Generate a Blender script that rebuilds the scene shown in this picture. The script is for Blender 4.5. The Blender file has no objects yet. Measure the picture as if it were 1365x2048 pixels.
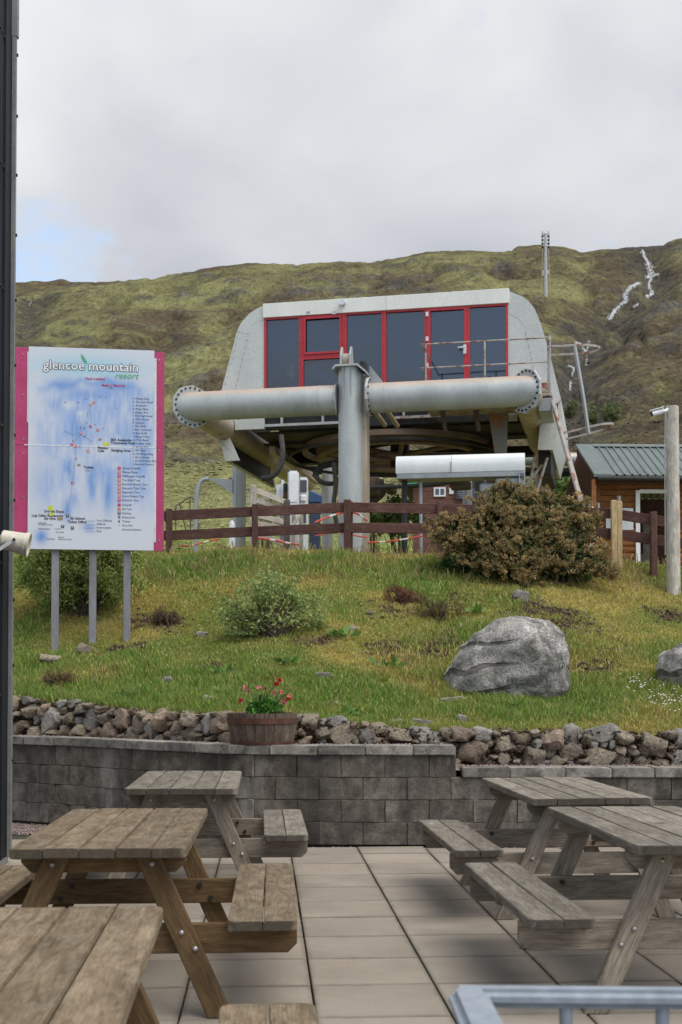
import bpy, bmesh, math, random
import numpy as np
from mathutils import Vector, Matrix, noise as mnoise

random.seed(7); RNG = np.random.default_rng(7)
sc = bpy.context.scene
col = sc.collection
rad = math.radians

# ------------------------------------------------------------------ camera
F, HZ, H, TILT = 2560.0, 1368.0, 1.46, rad(1.5)      # photo pixels, horizon row, eye height
PY0 = HZ - F * math.tan(TILT)
cam_d = bpy.data.cameras.new('camera'); cam = bpy.data.objects.new('camera', cam_d); col.objects.link(cam)
cam.location = (0, 0, H); cam.rotation_euler = (math.pi/2 + TILT, 0, 0)
cam_d.sensor_width = 36; cam_d.lens = F/2048*36; cam_d.shift_y = (PY0-1024)/2048
cam_d.clip_start = .05; cam_d.clip_end = 5000
cam_d.dof.use_dof = True; cam_d.dof.focus_distance = 15; cam_d.dof.aperture_fstop = 6.7
sc.camera = cam

# ------------------------------------------------------------------ world, sun, exposure
SUN_EL, SUN_AZ = rad(60), rad(135)           # azimuth measured from +Y towards +X: sun high, behind-right of the camera
w = bpy.data.worlds.new('World'); sc.world = w; w.use_nodes = True
wn, wl = w.node_tree.nodes, w.node_tree.links
wn.clear()
def wnode(t, **k):
    n = wn.new(t)
    for a, b in k.items(): setattr(n, a, b)
    return n
sky = wnode('ShaderNodeTexSky', sky_type='NISHITA', sun_disc=False, sun_elevation=SUN_EL, sun_rotation=SUN_AZ, altitude=300, air_density=1.0, dust_density=1.5)
tc = wnode('ShaderNodeTexCoord')
mp = wnode('ShaderNodeMapping'); mp.inputs['Scale'].default_value = (1, 1, 1.7); mp.inputs['Location'].default_value = (.33, .1, .42)
wl.new(tc.outputs['Generated'], mp.inputs['Vector'])
n1 = wnode('ShaderNodeTexNoise'); n1.inputs['Scale'].default_value = 3.4; n1.inputs['Detail'].default_value = 6; n1.inputs['Roughness'].default_value = .42; n1.inputs['Distortion'].default_value = .3
wl.new(mp.outputs[0], n1.inputs['Vector'])
cr = wnode('ShaderNodeValToRGB')
cr.color_ramp.elements[0].position = .33; cr.color_ramp.elements[0].color = (4.0, 4.15, 4.55, 1)
cr.color_ramp.elements[1].position = .64; cr.color_ramp.elements[1].color = (6.7, 6.75, 6.9, 1)
wl.new(n1.outputs['Fac'], cr.inputs['Fac'])
# the break in the cloud low over the ridge
gd = Vector(((95-682.5)/F, 1, (HZ-540)/F)).normalized()
dot = wnode('ShaderNodeVectorMath', operation='DOT_PRODUCT'); dot.inputs[1].default_value = gd
wl.new(tc.outputs['Generated'], dot.inputs[0])
mr = wnode('ShaderNodeMapRange'); mr.inputs['From Min'].default_value = math.cos(rad(4.2)); mr.inputs['From Max'].default_value = math.cos(rad(.6)); mr.interpolation_type = 'SMOOTHSTEP'
wl.new(dot.outputs['Value'], mr.inputs['Value'])
n2 = wnode('ShaderNodeTexNoise'); n2.inputs['Scale'].default_value = 22; n2.inputs['Detail'].default_value = 8; n2.inputs['Roughness'].default_value = .6
mp2 = wnode('ShaderNodeMapping'); mp2.inputs['Scale'].default_value = (1, 1, 1.8)
wl.new(tc.outputs['Generated'], mp2.inputs['Vector']); wl.new(mp2.outputs[0], n2.inputs['Vector'])
ma = wnode('ShaderNodeMath', operation='MULTIPLY_ADD'); ma.inputs[1].default_value = 3.4; ma.inputs[2].default_value = -2.2
wl.new(n2.outputs['Fac'], ma.inputs[0])
ad = wnode('ShaderNodeMath', operation='MULTIPLY_ADD'); ad.inputs[1].default_value = 1.35
wl.new(mr.outputs[0], ad.inputs[0]); wl.new(ma.outputs[0], ad.inputs[2]); ad.use_clamp = True
blue = wnode('ShaderNodeMix', data_type='RGBA', blend_type='ADD'); blue.inputs[0].default_value = 1.0
blue.inputs[7].default_value = (2.6, 2.9, 3.1, 1)                                       # thin veil in front of the blue
wl.new(sky.outputs[0], blue.inputs[6])
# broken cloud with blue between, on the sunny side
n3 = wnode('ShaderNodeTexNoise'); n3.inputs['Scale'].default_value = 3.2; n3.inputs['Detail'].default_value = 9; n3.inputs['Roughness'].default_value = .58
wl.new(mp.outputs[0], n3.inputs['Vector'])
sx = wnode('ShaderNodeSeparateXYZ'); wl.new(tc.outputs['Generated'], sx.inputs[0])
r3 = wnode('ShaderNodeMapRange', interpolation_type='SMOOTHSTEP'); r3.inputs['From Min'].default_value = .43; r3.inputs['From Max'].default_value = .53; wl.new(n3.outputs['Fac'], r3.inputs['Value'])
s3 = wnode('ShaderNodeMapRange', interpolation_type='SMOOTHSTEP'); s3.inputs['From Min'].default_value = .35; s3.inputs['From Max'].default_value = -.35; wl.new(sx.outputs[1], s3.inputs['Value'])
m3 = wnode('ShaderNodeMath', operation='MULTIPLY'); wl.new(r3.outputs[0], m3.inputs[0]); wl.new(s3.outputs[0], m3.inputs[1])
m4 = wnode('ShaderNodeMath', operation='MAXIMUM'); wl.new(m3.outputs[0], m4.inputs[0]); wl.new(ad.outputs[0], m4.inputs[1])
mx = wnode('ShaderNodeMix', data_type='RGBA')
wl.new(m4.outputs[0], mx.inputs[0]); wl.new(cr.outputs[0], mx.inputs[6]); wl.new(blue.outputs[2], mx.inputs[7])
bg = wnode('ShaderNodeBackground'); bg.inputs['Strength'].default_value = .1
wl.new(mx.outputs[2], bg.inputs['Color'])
wo = wnode('ShaderNodeOutputWorld'); wl.new(bg.outputs[0], wo.inputs[0])

sd = bpy.data.lights.new('sun', 'SUN'); sun = bpy.data.objects.new('sun', sd); col.objects.link(sun)
sd.energy = 2.0; sd.angle = rad(45); sd.color = (1, .95, .87)
sdir = Vector((math.sin(SUN_AZ)*math.cos(SUN_EL), math.cos(SUN_AZ)*math.cos(SUN_EL), math.sin(SUN_EL)))
sun.rotation_euler = sdir.to_track_quat('Z', 'Y').to_euler()

vs = sc.view_settings; vs.view_transform = 'Standard'; vs.look = 'None'; vs.exposure = .45; vs.gamma = 1; vs.use_curve_mapping = False
sc.render.engine = 'CYCLES'; sc.cycles.use_denoising = True; sc.cycles.max_bounces = 6
sc.cycles.transparent_max_bounces = 12

# ------------------------------------------------------------------ projection helpers
def ray(px, py):
    a = (px-682.5)/F; b = (PY0-py)/F
    d = Vector((a, math.cos(TILT)-b*math.sin(TILT), math.sin(TILT)+b*math.cos(TILT)))
    return d/d.y
def P(px, py, Y): return Vector((0, 0, H)) + ray(px, py)*Y
def X_at(px, Y): return (px-682.5)/F*Y
class Frame:
    """a thing's own upright frame: origin, turn about z; S() puts a photo point on its plane y = yl"""
    def __init__(s, O, deg):
        s.O = Vector(O); s.a = rad(deg); s.x = Vector((math.cos(s.a), math.sin(s.a), 0)); s.y = Vector((-math.sin(s.a), math.cos(s.a), 0))
    def S(s, px, py, yl=0.):
        d = ray(px, py); C = Vector((0, 0, H))
        t = (yl - (C-s.O).dot(s.y))/d.dot(s.y)
        p = C + d*t - s.O
        return p.dot(s.x), p.z
    def V(s, px, py, yl=0.):
        x, z = s.S(px, py, yl); return Vector((x, yl, z))

# ------------------------------------------------------------------ noise
def _h(ix, iy, seed):
    h = (ix.astype(np.int64)*374761393 + iy.astype(np.int64)*668265263 + seed*1442695041) & 0xffffffff
    h = ((h ^ (h >> 13))*1274126177) & 0xffffffff
    return ((h ^ (h >> 16)) & 0xffff)/65535.0
def vnoise(x, y, seed=0):
    x = np.asarray(x, float); y = np.asarray(y, float)
    ix = np.floor(x); iy = np.floor(y); fx = x-ix; fy = y-iy
    fx = fx*fx*(3-2*fx); fy = fy*fy*(3-2*fy)
    a = _h(ix, iy, seed); b = _h(ix+1, iy, seed); c = _h(ix, iy+1, seed); d = _h(ix+1, iy+1, seed)
    return (a*(1-fx)+b*fx)*(1-fy)+(c*(1-fx)+d*fx)*fy
def fbm(x, y, seed=0, oct=4):
    s = 0; a = .5; t = 0
    for i in range(oct):
        s = s + a*vnoise(np.asarray(x)*2**i, np.asarray(y)*2**i, seed+i*17); t += a; a *= .5
    return s/t - .5
def sstep(a, b, x):
    t = np.clip((np.asarray(x, float)-a)/(b-a), 0, 1); return t*t*(3-2*t)

# ------------------------------------------------------------------ materials
class MT:
    def __init__(s, name):
        s.m = bpy.data.materials.new(name); s.m.use_nodes = True
        s.N = s.m.node_tree.nodes; s.L = s.m.node_tree.links
        s.b = s.N['Principled BSDF']; s.out = s.N['Material Output']
    def n(s, t, ins=None, **k):
        x = s.N.new(t)
        for a, b in k.items(): setattr(x, a, b)
        for a, b in (ins or {}).items():
            if hasattr(b, 'node') or isinstance(b, bpy.types.NodeSocket): s.L.new(b, x.inputs[a])
            else: x.inputs[a].default_value = b
        return x
    def coords(s, scale=(1, 1, 1), rnd=True, kind='Object'):
        tc = s.n('ShaderNodeTexCoord'); mp = s.n('ShaderNodeMapping', {'Vector': tc.outputs[kind], 'Scale': scale})
        if rnd:
            oi = s.n('ShaderNodeObjectInfo'); mu = s.n('ShaderNodeMath', {0: oi.outputs['Random'], 1: 37.0}, operation='MULTIPLY')
            cx = s.n('ShaderNodeCombineXYZ', {0: mu.outputs[0], 1: mu.outputs[0], 2: mu.outputs[0]})
            s.L.new(cx.outputs[0], mp.inputs['Location'])
        return mp.outputs[0]
    def noise(s, vec, scale, detail=5, rough=.55, dist=0.):
        return s.n('ShaderNodeTexNoise', {'Vector': vec, 'Scale': scale, 'Detail': detail, 'Roughness': rough, 'Distortion': dist}).outputs['Fac']
    def ramp(s, fac, stops):
        r = s.n('ShaderNodeValToRGB', {'Fac': fac}); e = r.color_ramp.elements
        while len(e) < len(stops): e.new(.5)
        for i, (p, c) in enumerate(stops):
            e[i].position = p; e[i].color = (*c, 1) if not isinstance(c, (int, float)) else (c, c, c, 1)
        return r.outputs['Color']
    def mix(s, fac, a, b, blend='MIX'):
        x = s.n('ShaderNodeMix', data_type='RGBA', blend_type=blend)
        for i, v in ((0, fac), (6, a), (7, b)):
            if isinstance(v, bpy.types.NodeSocket): s.L.new(v, x.inputs[i])
            elif i == 0: x.inputs[i].default_value = v
            else: x.inputs[i].default_value = (*v, 1)
        return x.outputs[2]
    def math(s, op, a, b=0., clamp=False):
        return s.n('ShaderNodeMath', {0: a, 1: b}, operation=op, use_clamp=clamp).outputs[0]
    def rndmul(s, c, amt):
        oi = s.n('ShaderNodeObjectInfo')
        v = s.n('ShaderNodeMapRange', {'Value': oi.outputs['Random'], 'To Min': 1-amt, 'To Max': 1+amt}).outputs[0]
        cx = s.n('ShaderNodeCombineXYZ', {0: v, 1: v, 2: v}).outputs[0]
        return s.mix(1., c, cx, 'MULTIPLY')
    def bump(s, h, strength=.5, dist=.01):
        b = s.n('ShaderNodeBump', {'Height': h, 'Strength': strength, 'Distance': dist}); s.L.new(b.outputs[0], s.b.inputs['Normal'])
    def set(s, color=None, rough=None, metal=None, spec=None):
        for k, v in (('Base Color', color), ('Roughness', rough), ('Metallic', metal), ('Specular IOR Level', spec)):
            if v is None: continue
            if isinstance(v, bpy.types.NodeSocket): s.L.new(v, s.b.inputs[k])
            else: s.b.inputs[k].default_value = (*v, 1) if k == 'Base Color' else v
        return s.m

def m_simple(name, c1, c2, scale=6, rough=.7, bump=.3, bs=40, bd=.005, metal=0, rnd=.12, spec=.5, stretch=(1, 1, 1), lo=.35, hi=.65):
    t = MT(name); v = t.coords(stretch)
    c = t.ramp(t.noise(v, scale, 6, .6), [(lo, c1), (hi, c2)])
    f = t.noise(v, bs, 4, .6)
    c = t.mix(.35, c, t.ramp(f, [(.3, .55), (.7, 1.35)]), 'MULTIPLY')
    if rnd: c = t.rndmul(c, rnd)
    if bump: t.bump(f, bump, bd)
    return t.set(c, rough, metal, spec)

def m_wood(name, dark, mid, light, lichen=None, lich_amt=.56, rough=.85, ends=False):
    t = MT(name); v = t.coords((1, 1, 1))
    mp = t.n('ShaderNodeMapping', {'Vector': v, 'Scale': (16, 2.2, 16)}).outputs[0]
    g = t.noise(mp, 1.5, 8, .68, 1.1)
    mp2 = t.n('ShaderNodeMapping', {'Vector': v, 'Scale': (150, 11, 150)}).outputs[0]
    fine = t.noise(mp2, 1.0, 4, .65, .4)
    c = t.ramp(g, [(.28, dark), (.5, mid), (.72, light)])
    c = t.mix(.5, c, t.ramp(fine, [(.36, .45), (.58, 1.2)]), 'MULTIPLY')
    blot = t.noise(t.n('ShaderNodeMapping', {'Vector': v, 'Scale': (1.5, .55, 1.5)}).outputs[0], 6, 8, .7, .2)
    c = t.mix(.7, c, t.ramp(blot, [(.33, .55), (.5, .95), (.66, 1.25)]), 'MULTIPLY')
    if lichen:
        lm = t.noise(t.n('ShaderNodeMapping', {'Vector': v, 'Scale': (1.5, .6, 1.5)}).outputs[0], 11, 9, .78, .15); lm = t.ramp(lm, [(lich_amt-.1, 0), (lich_amt+.03, 1)])
        c = t.mix(t.mix(.38, (0, 0, 0), lm), c, lichen)
    if ends:                              # wet, blackened plank ends
        ob = t.n('ShaderNodeTexCoord').outputs['Object']; yy = t.math('ABSOLUTE', t.n('ShaderNodeSeparateXYZ', {0: ob}).outputs[1])
        yy = t.math('ADD', yy, t.math('MULTIPLY', t.math('SUBTRACT', blot, .5), .05))
        c = t.mix(t.ramp(t.n('ShaderNodeMapRange', {'Value': yy, 'From Min': .868, 'From Max': .886}).outputs[0], [(0, 0), (.7, .35), (1, .8)]), c, (.05, .042, .03))
    c = t.rndmul(c, .16)
    t.bump(t.math('ADD', fine, t.math('MULTIPLY', g, .8)), .55, .004)
    return t.set(c, rough, 0, .25)

def m_steel(name, base, base2, rust=(.16, .06, .025), amt=.62, top=None, rough=.5, metal=.3, scale=2.2, streak=True):
    t = MT(name); v = t.coords((1, 1, .35 if streak else 1))
    n = t.noise(v, scale, 6, .6)
    c = t.ramp(n, [(.35, base), (.65, base2)])
    rm = t.ramp(t.noise(v, scale*2.3, 7, .68), [(amt, 0), (amt+.12, 1)])
    c = t.mix(rm, c, rust)
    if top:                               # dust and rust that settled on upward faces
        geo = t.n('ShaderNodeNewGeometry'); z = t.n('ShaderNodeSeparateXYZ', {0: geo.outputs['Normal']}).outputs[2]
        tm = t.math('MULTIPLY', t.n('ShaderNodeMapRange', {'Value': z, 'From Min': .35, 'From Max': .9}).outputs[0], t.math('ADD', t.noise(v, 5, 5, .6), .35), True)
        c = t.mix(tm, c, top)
    f = t.noise(t.coords(), 30, 4, .6)
    c = t.mix(.25, c, t.ramp(f, [(.3, .6), (.7, 1.3)]), 'MULTIPLY')
    t.bump(f, .12, .004)
    return t.set(c, rough, metal, .4)

def m_attr(name, rough=.8, spec=.3, trans=0., rndv=0.):
    t = MT(name); a = t.n('ShaderNodeAttribute', attribute_name='col')
    c = a.outputs['Color']
    t.set(c, rough, 0, spec)
    if trans:
        tr = t.n('ShaderNodeBsdfTranslucent', {'Color': c})
        ms = t.n('ShaderNodeMixShader', {0: trans, 1: t.b.outputs[0], 2: tr.outputs[0]})
        t.L.new(ms.outputs[0], t.out.inputs[0])
    return t.m

M = {}
M['white_paint'] = m_simple('white_paint', (.66, .69, .68), (.74, .76, .75), 1.5, .45, .02, 60, .001)
M['plain_white'] = m_simple('plain_white', (.74, .74, .74), (.8, .8, .8), 4, .45, 0, 20, rnd=0)
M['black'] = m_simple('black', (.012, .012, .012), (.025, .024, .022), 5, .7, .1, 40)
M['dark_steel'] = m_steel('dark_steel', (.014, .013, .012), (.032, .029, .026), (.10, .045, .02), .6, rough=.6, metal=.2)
M['rust_wheel'] = m_steel('rust_wheel', (.15, .11, .08), (.26, .19, .13), (.24, .12, .06), .5, rough=.7, metal=.0)
M['rust_dark'] = m_steel('rust_dark', (.07, .055, .045), (.13, .10, .075), (.16, .08, .04), .52, rough=.7, metal=.1)
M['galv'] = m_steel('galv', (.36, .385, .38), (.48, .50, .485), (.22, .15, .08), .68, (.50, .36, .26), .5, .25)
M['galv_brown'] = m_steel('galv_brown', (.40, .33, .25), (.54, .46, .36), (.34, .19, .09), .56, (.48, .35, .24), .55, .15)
M['galv_plain'] = m_steel('galv_plain', (.27, .29, .30), (.38, .40, .41), (.2, .1, .05), .76, None, .45, .3)
M['flange'] = m_steel('flange', (.33, .34, .33), (.46, .47, .46), (.25, .13, .06), .66, None, .55, .1)
M['rust_rail'] = m_steel('rust_rail', (.30, .28, .25), (.44, .41, .36), (.22, .06, .025), .5, None, .6, .1, 2.6, False)
M['orange_steel'] = m_steel('orange_steel', (.20, .20, .20), (.30, .29, .27), (.36, .15, .035), .47, None, .5, .3, 1.6)
M['shell'] = m_simple('shell', (.46, .48, .455), (.545, .56, .53), 1.6, .45, .05, 25, .003, rnd=.03)
M['fascia'] = m_steel('fascia', (.66, .66, .61), (.74, .74, .69), (.42, .28, .15), .70, None, .5, 0, 1.8)
M['red'] = m_simple('red', (.38, .02, .03), (.46, .03, .04), 5, .4, .05, 30, .002, rnd=0)
M['magenta'] = m_simple('magenta', (.40, .035, .12), (.47, .05, .155), 3, .55, .05, 30, .001, rnd=0)
M['signpost'] = m_simple('signpost', (.20, .20, .215), (.27, .27, .28), 4, .5, .1, 40, .002, stretch=(1, 1, .3))
M['cladding'] = m_simple('cladding', (.009, .011, .014), (.015, .018, .023), 2, .6, .03, 40, .001, rnd=0, spec=.2)
M['flashing'] = m_simple('flashing', (.15, .155, .15), (.22, .225, .215), 2, .45, .05, 30, .001, rnd=0)
M['brown_paint'] = m_wood('brown_paint', (.065, .031, .025), (.112, .055, .044), (.155, .08, .065), (.30, .27, .23), .66)
M['new_wood'] = m_wood('new_wood', (.36, .24, .12), (.52, .38, .2), (.64, .5, .3))
M['old_wood'] = m_wood('old_wood', (.28, .25, .2), (.42, .38, .32), (.55, .51, .44), (.3, .3, .2), .68)
M['pole_wood'] = m_wood('pole_wood', (.33, .30, .25), (.46, .42, .36), (.6, .56, .5), (.26, .25, .16), .64)
M['log_orange'] = m_wood('log_orange', (.17, .065, .022), (.26, .105, .035), (.34, .15, .055))
M['log_dark'] = m_wood('log_dark', (.05, .022, .014), (.08, .035, .022), (.11, .05, .03))
M['table_grey'] = m_wood('table_grey', (.115, .098, .077), (.205, .18, .145), (.31, .28, .235), (.36, .335, .285), .62, ends=True)
M['table_end'] = m_wood('table_end', (.085, .065, .045), (.15, .12, .085), (.24, .2, .15), (.3, .27, .2), .68)
M['table_brown'] = m_wood('table_brown', (.11, .079, .047), (.195, .145, .092), (.285, .225, .152), (.37, .32, .24), .60, ends=True)
M['leg_grey'] = m_wood('leg_grey', (.14, .115, .088), (.225, .188, .145), (.32, .275, .22))
M['leg_brown'] = m_wood('leg_brown', (.085, .05, .022), (.135, .082, .038), (.18, .115, .058))
M['barrel'] = m_wood('barrel', (.075, .05, .036), (.135, .1, .075), (.25, .21, .17), (.09, .04, .03), .58)
M['hoop'] = m_steel('hoop', (.075, .035, .025), (.12, .055, .036), (.17, .065, .03), .5, None, .7, .1, 6)
M['roof_green'] = m_simple('roof_green', (.10, .13, .125), (.14, .17, .165), 2, .45, .03, 30, .002, rnd=.04)
M['soil'] = m_simple('soil', (.025, .018, .012), (.07, .05, .032), 12, .95, .8, 60, .01, rnd=0)
M['bolt'] = m_steel('bolt', (.32, .31, .30), (.45, .44, .42), (.2, .09, .04), .62, None, .4, .7, 20, False)
M['cable'] = m_simple('cable', (.025, .024, .022), (.05, .048, .045), 8, .6, .1, 40)
M['cream'] = m_simple('cream', (.62, .585, .49), (.7, .66, .56), 3, .4, .03, 30, .001, rnd=0)
M['blue'] = m_simple('blue', (.02, .055, .14), (.035, .085, .2), 3, .45, .05, 30, .002, rnd=0)
M['blue_dark'] = m_simple('blue_dark', (.02, .035, .07), (.03, .05, .095), 3, .5, .05, 30, .002, rnd=0)
M['white_grey'] = m_simple('white_grey', (.58, .60, .63), (.67, .69, .71), 3, .45, .03, 30, .001, rnd=0)
M['screen'] = m_simple('screen', (.05, .055, .06), (.08, .085, .09), 4, .25, 0, 20, rnd=0)
M['redtape'] = m_simple('redtape', (.5, .06, .04), (.6, .09, .06), 4, .6, 0, 20, rnd=.1)
M['whitetape'] = m_simple('whitetape', (.55, .55, .52), (.7, .7, .67), 4, .6, 0, 20, rnd=.1)
M['brick_wall'] = m_simple('brick_wall', (.13, .055, .042), (.19, .085, .062), 5, .8, .3, 40, .004)
M['green_paint'] = m_simple('green_paint', (.02, .28, .13), (.04, .34, .17), 4, .5, 0, 20, rnd=0)
M['rail_grey'] = m_simple('rail_grey', (.235, .27, .31), (.30, .335, .375), 4, .6, .05, 40, .001, rnd=0, spec=.3)
M['ink'] = m_simple('ink', (.03, .03, .05), (.04, .04, .06), 4, .6, 0, 20, rnd=0)
M['ink_red'] = m_simple('ink_red', (.45, .03, .12), (.5, .04, .14), 4, .6, 0, 20, rnd=0)
M['ink_orange'] = m_simple('ink_orange', (.62, .16, .08), (.66, .2, .1), 4, .6, 0, 20, rnd=0)
M['ink_green'] = m_simple('ink_green', (.05, .36, .12), (.08, .42, .16), 4, .6, 0, 20, rnd=0)
M['ink_yellow'] = m_simple('ink_yellow', (.55, .6, .05), (.6, .66, .08), 4, .6, 0, 20, rnd=0)
M['ink_line'] = m_simple('ink_line', (.36, .42, .55), (.42, .48, .6), 4, .6, 0, 20, rnd=0)
M['ink_brown'] = m_simple('ink_brown', (.3, .22, .1), (.36, .26, .12), 4, .6, 0, 20, rnd=0)
M['leaf'] = m_attr('leaf', .6, .35, .3)
M['grass_blade'] = m_attr('grass_blade', .65, .3, .25)
M['print'] = m_attr('print', .5, .35)
M['petal'] = m_attr('petal', .6, .3, .2)
M['bark'] = m_simple('bark', (.06, .045, .032), (.12, .095, .07), 10, .9, .5, 40, .004)
M['water'] = m_simple('water', (.42, .44, .46), (.72, .74, .76), 1.5, .5, 0, 5, rnd=0)
M['room'] = m_simple('room', (.10, .11, .13), (.17, .18, .2), 2, .8, 0, 20, rnd=0)

t = MT('glass'); v = t.coords((1, 1, 1), False)
t.b.inputs['Base Color'].default_value = (.016, .028, .05, 1); t.b.inputs['Roughness'].default_value = .04; t.b.inputs['IOR'].default_value = 2.3
nb = t.noise(v, .9, 3, .5); t.bump(nb, .06, .08)
t.set(None, t.ramp(t.noise(v, 2.5, 5, .6), [(.4, .03), (.7, .14)]))
tr = t.n('ShaderNodeBsdfTransparent', {'Color': (.6, .72, .9, 1)})
ms = t.n('ShaderNodeMixShader', {0: .42, 1: t.b.outputs[0], 2: tr.outputs[0]}); t.L.new(ms.outputs[0], t.out.inputs[0])
M['glass'] = t.m

# stone kinds
def m_stone(name, c1, c2, c3, lich=(.45, .45, .42), moss=None, scale=3., bd=.02, la=.62):
    t = MT(name); v = t.coords()
    n = t.noise(v, scale, 8, .65, .4)
    c = t.ramp(n, [(.3, c1), (.5, c2), (.7, c3)])
    sp = t.noise(v, scale*14, 4, .7)
    c = t.mix(.7, c, t.ramp(sp, [(.32, .45), (.62, 1.3)]), 'MULTIPLY')
    lm = t.ramp(t.noise(v, scale*3.2, 7, .7), [(la, 0), (la+.05, 1)])
    c = t.mix(t.mix(.75, (0, 0, 0), lm), c, lich)
    if moss:
        mm = t.ramp(t.noise(v, scale*1.7, 6, .7, .6), [(.64, 0), (.70, 1)])
        c = t.mix(t.mix(.85, (0, 0, 0), mm), c, moss)
    c = t.rndmul(c, .28)
    h = t.math('ADD', n, t.math('MULTIPLY', sp, .35))
    t.bump(h, .9, bd)
    return t.set(c, .9, 0, .25)
M['boulder'] = m_stone('boulder', (.105, .098, .09), (.26, .245, .225), (.43, .41, .385), (.58, .57, .55), (.13, .085, .025), 2.6, .05, .64)
def m_boulder(name):
    t = MT(name); v = t.coords((1, 1, 1), False)
    n = t.noise(v, 2.2, 9, .7, .5); c = t.ramp(n, [(.32, (.2, .188, .172)), (.5, (.37, .352, .325)), (.66, (.52, .5, .47))])
    sp = t.noise(v, 42, 5, .75); c = t.mix(.85, c, t.ramp(sp, [(.38, .42), (.58, 1.3)]), 'MULTIPLY')
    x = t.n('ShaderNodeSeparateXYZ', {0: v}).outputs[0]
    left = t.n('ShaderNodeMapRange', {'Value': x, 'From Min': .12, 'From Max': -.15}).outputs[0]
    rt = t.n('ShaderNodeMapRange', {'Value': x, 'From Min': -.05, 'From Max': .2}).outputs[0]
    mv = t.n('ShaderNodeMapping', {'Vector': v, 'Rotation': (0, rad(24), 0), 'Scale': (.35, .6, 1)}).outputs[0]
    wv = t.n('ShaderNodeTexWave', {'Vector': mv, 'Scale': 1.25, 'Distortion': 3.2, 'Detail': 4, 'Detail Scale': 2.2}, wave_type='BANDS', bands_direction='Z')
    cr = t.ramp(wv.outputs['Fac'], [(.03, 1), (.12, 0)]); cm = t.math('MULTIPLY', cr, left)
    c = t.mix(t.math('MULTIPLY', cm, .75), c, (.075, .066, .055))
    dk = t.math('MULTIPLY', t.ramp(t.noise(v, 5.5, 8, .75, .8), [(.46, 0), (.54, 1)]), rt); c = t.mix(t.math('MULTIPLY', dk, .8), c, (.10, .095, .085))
    wl_ = t.math('MULTIPLY', t.ramp(t.noise(v, 8, 6, .6, 1.0), [(.66, 0), (.68, 1)]), rt); c = t.mix(wl_, c, (.66, .66, .63))
    ml = t.ramp(t.noise(v, 4.2, 8, .72, .8), [(.64, 0), (.68, .85)]); c = t.mix(ml, c, (.16, .10, .03))
    h = t.math('SUBTRACT', t.math('ADD', n, t.math('MULTIPLY', sp, .3)), t.math('MULTIPLY', cm, .5)); t.bump(h, 1., .05)
    return t.set(c, .92, 0, .2)
M['boulder'] = m_boulder('boulder_rock')
M['stone_a'] = m_stone('stone_a', (.095, .076, .055), (.24, .2, .15), (.41, .355, .275), (.42, .4, .36), (.09, .07, .03), 6, .015)
M['stone_b'] = m_stone('stone_b', (.11, .08, .057), (.25, .19, .142), (.39, .32, .25), (.42, .38, .33), None, 6, .015)
M['stone_c'] = m_stone('stone_c', (.12, .11, .095), (.28, .26, .23), (.47, .44, .395), (.5, .49, .46), (.12, .10, .04), 6, .015)
M['gravel'] = m_stone('gravel', (.13, .10, .09), (.24, .19, .17), (.36, .31, .28), (.45, .42, .4), None, 30, .01)

def m_block(name):
    t = MT(name); v = t.coords()
    n = t.noise(v, 7, 7, .65)
    c = t.ramp(n, [(.3, (.065, .055, .044)), (.5, (.14, .12, .098)), (.7, (.235, .21, .175))])
    sp = t.noise(v, 60, 4, .7)
    c = t.mix(.7, c, t.ramp(sp, [(.3, .5), (.66, 1.35)]), 'MULTIPLY')
    # pale efflorescence and dark runs, with their own shapes in world space
    wv = t.coords((1, 1, .25), False)
    wv = t.n('ShaderNodeVectorMath', {0: t.n('ShaderNodeNewGeometry').outputs['Position'], 1: (1, 1, .22)}, operation='MULTIPLY').outputs[0]
    e = t.ramp(t.noise(wv, 2.6, 6, .65), [(.54, 0), (.72, .6)])
    c = t.mix(e, c, (.33, .32, .30))
    d = t.ramp(t.noise(wv, 1.7, 6, .6), [(.36, .75), (.52, 0)])
    c = t.mix(d, c, (.045, .042, .038))
    c = t.rndmul(c, .09)
    t.bump(t.math('ADD', n, t.math('MULTIPLY', sp, .4)), .9, .015)
    return t.set(c, .9, 0, .25)
M['block'] = m_block('block')
M['coping'] = m_stone('coping', (.07, .065, .058), (.21, .195, .17), (.36, .34, .3), (.45, .44, .4), (.05, .045, .038), 6, .008)
t = MT('slab'); v = t.coords()
wv = t.n('ShaderNodeNewGeometry').outputs['Position']
n = t.noise(v, 2.2, 6, .6); c = t.ramp(n, [(.3, (.262, .225, .18)), (.7, (.34, .296, .243))])
sp = t.noise(v, 160, 3, .7); c = t.mix(.5, c, t.ramp(sp, [(.3, .65), (.7, 1.25)]), 'MULTIPLY')
st = t.ramp(t.noise(wv, 1.3, 6, .65), [(.36, .84), (.6, 1.04)]); c = t.mix(.7, c, st, 'MULTIPLY')
ob = t.n('ShaderNodeTexCoord').outputs['Object']; xyz = t.n('ShaderNodeSeparateXYZ', {0: ob})
em = t.math('MAXIMUM', t.math('ABSOLUTE', xyz.outputs[0]), t.math('ABSOLUTE', xyz.outputs[1]))
em = t.math('ADD', em, t.math('MULTIPLY', t.math('SUBTRACT', t.noise(v, 7, 5, .7), .5), .06))
c = t.mix(t.ramp(t.n('ShaderNodeMapRange', {'Value': em, 'From Min': .27, 'From Max': .296}).outputs[0], [(0, 0), (1, .5)]), c, (.10, .085, .06))
mk = t.ramp(t.noise(wv, 7, 7, .75, .5), [(.66, 0), (.72, .35)]); c = t.mix(mk, c, (.13, .11, .085))
c = t.rndmul(c, .09); t.bump(sp, .25, .002); M['slab'] = t.set(c, .85, 0, .3)
M['joint'] = m_simple('joint', (.035, .03, .022), (.07, .065, .035), 6, .95, .5, 50, .01, rnd=0)

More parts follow.
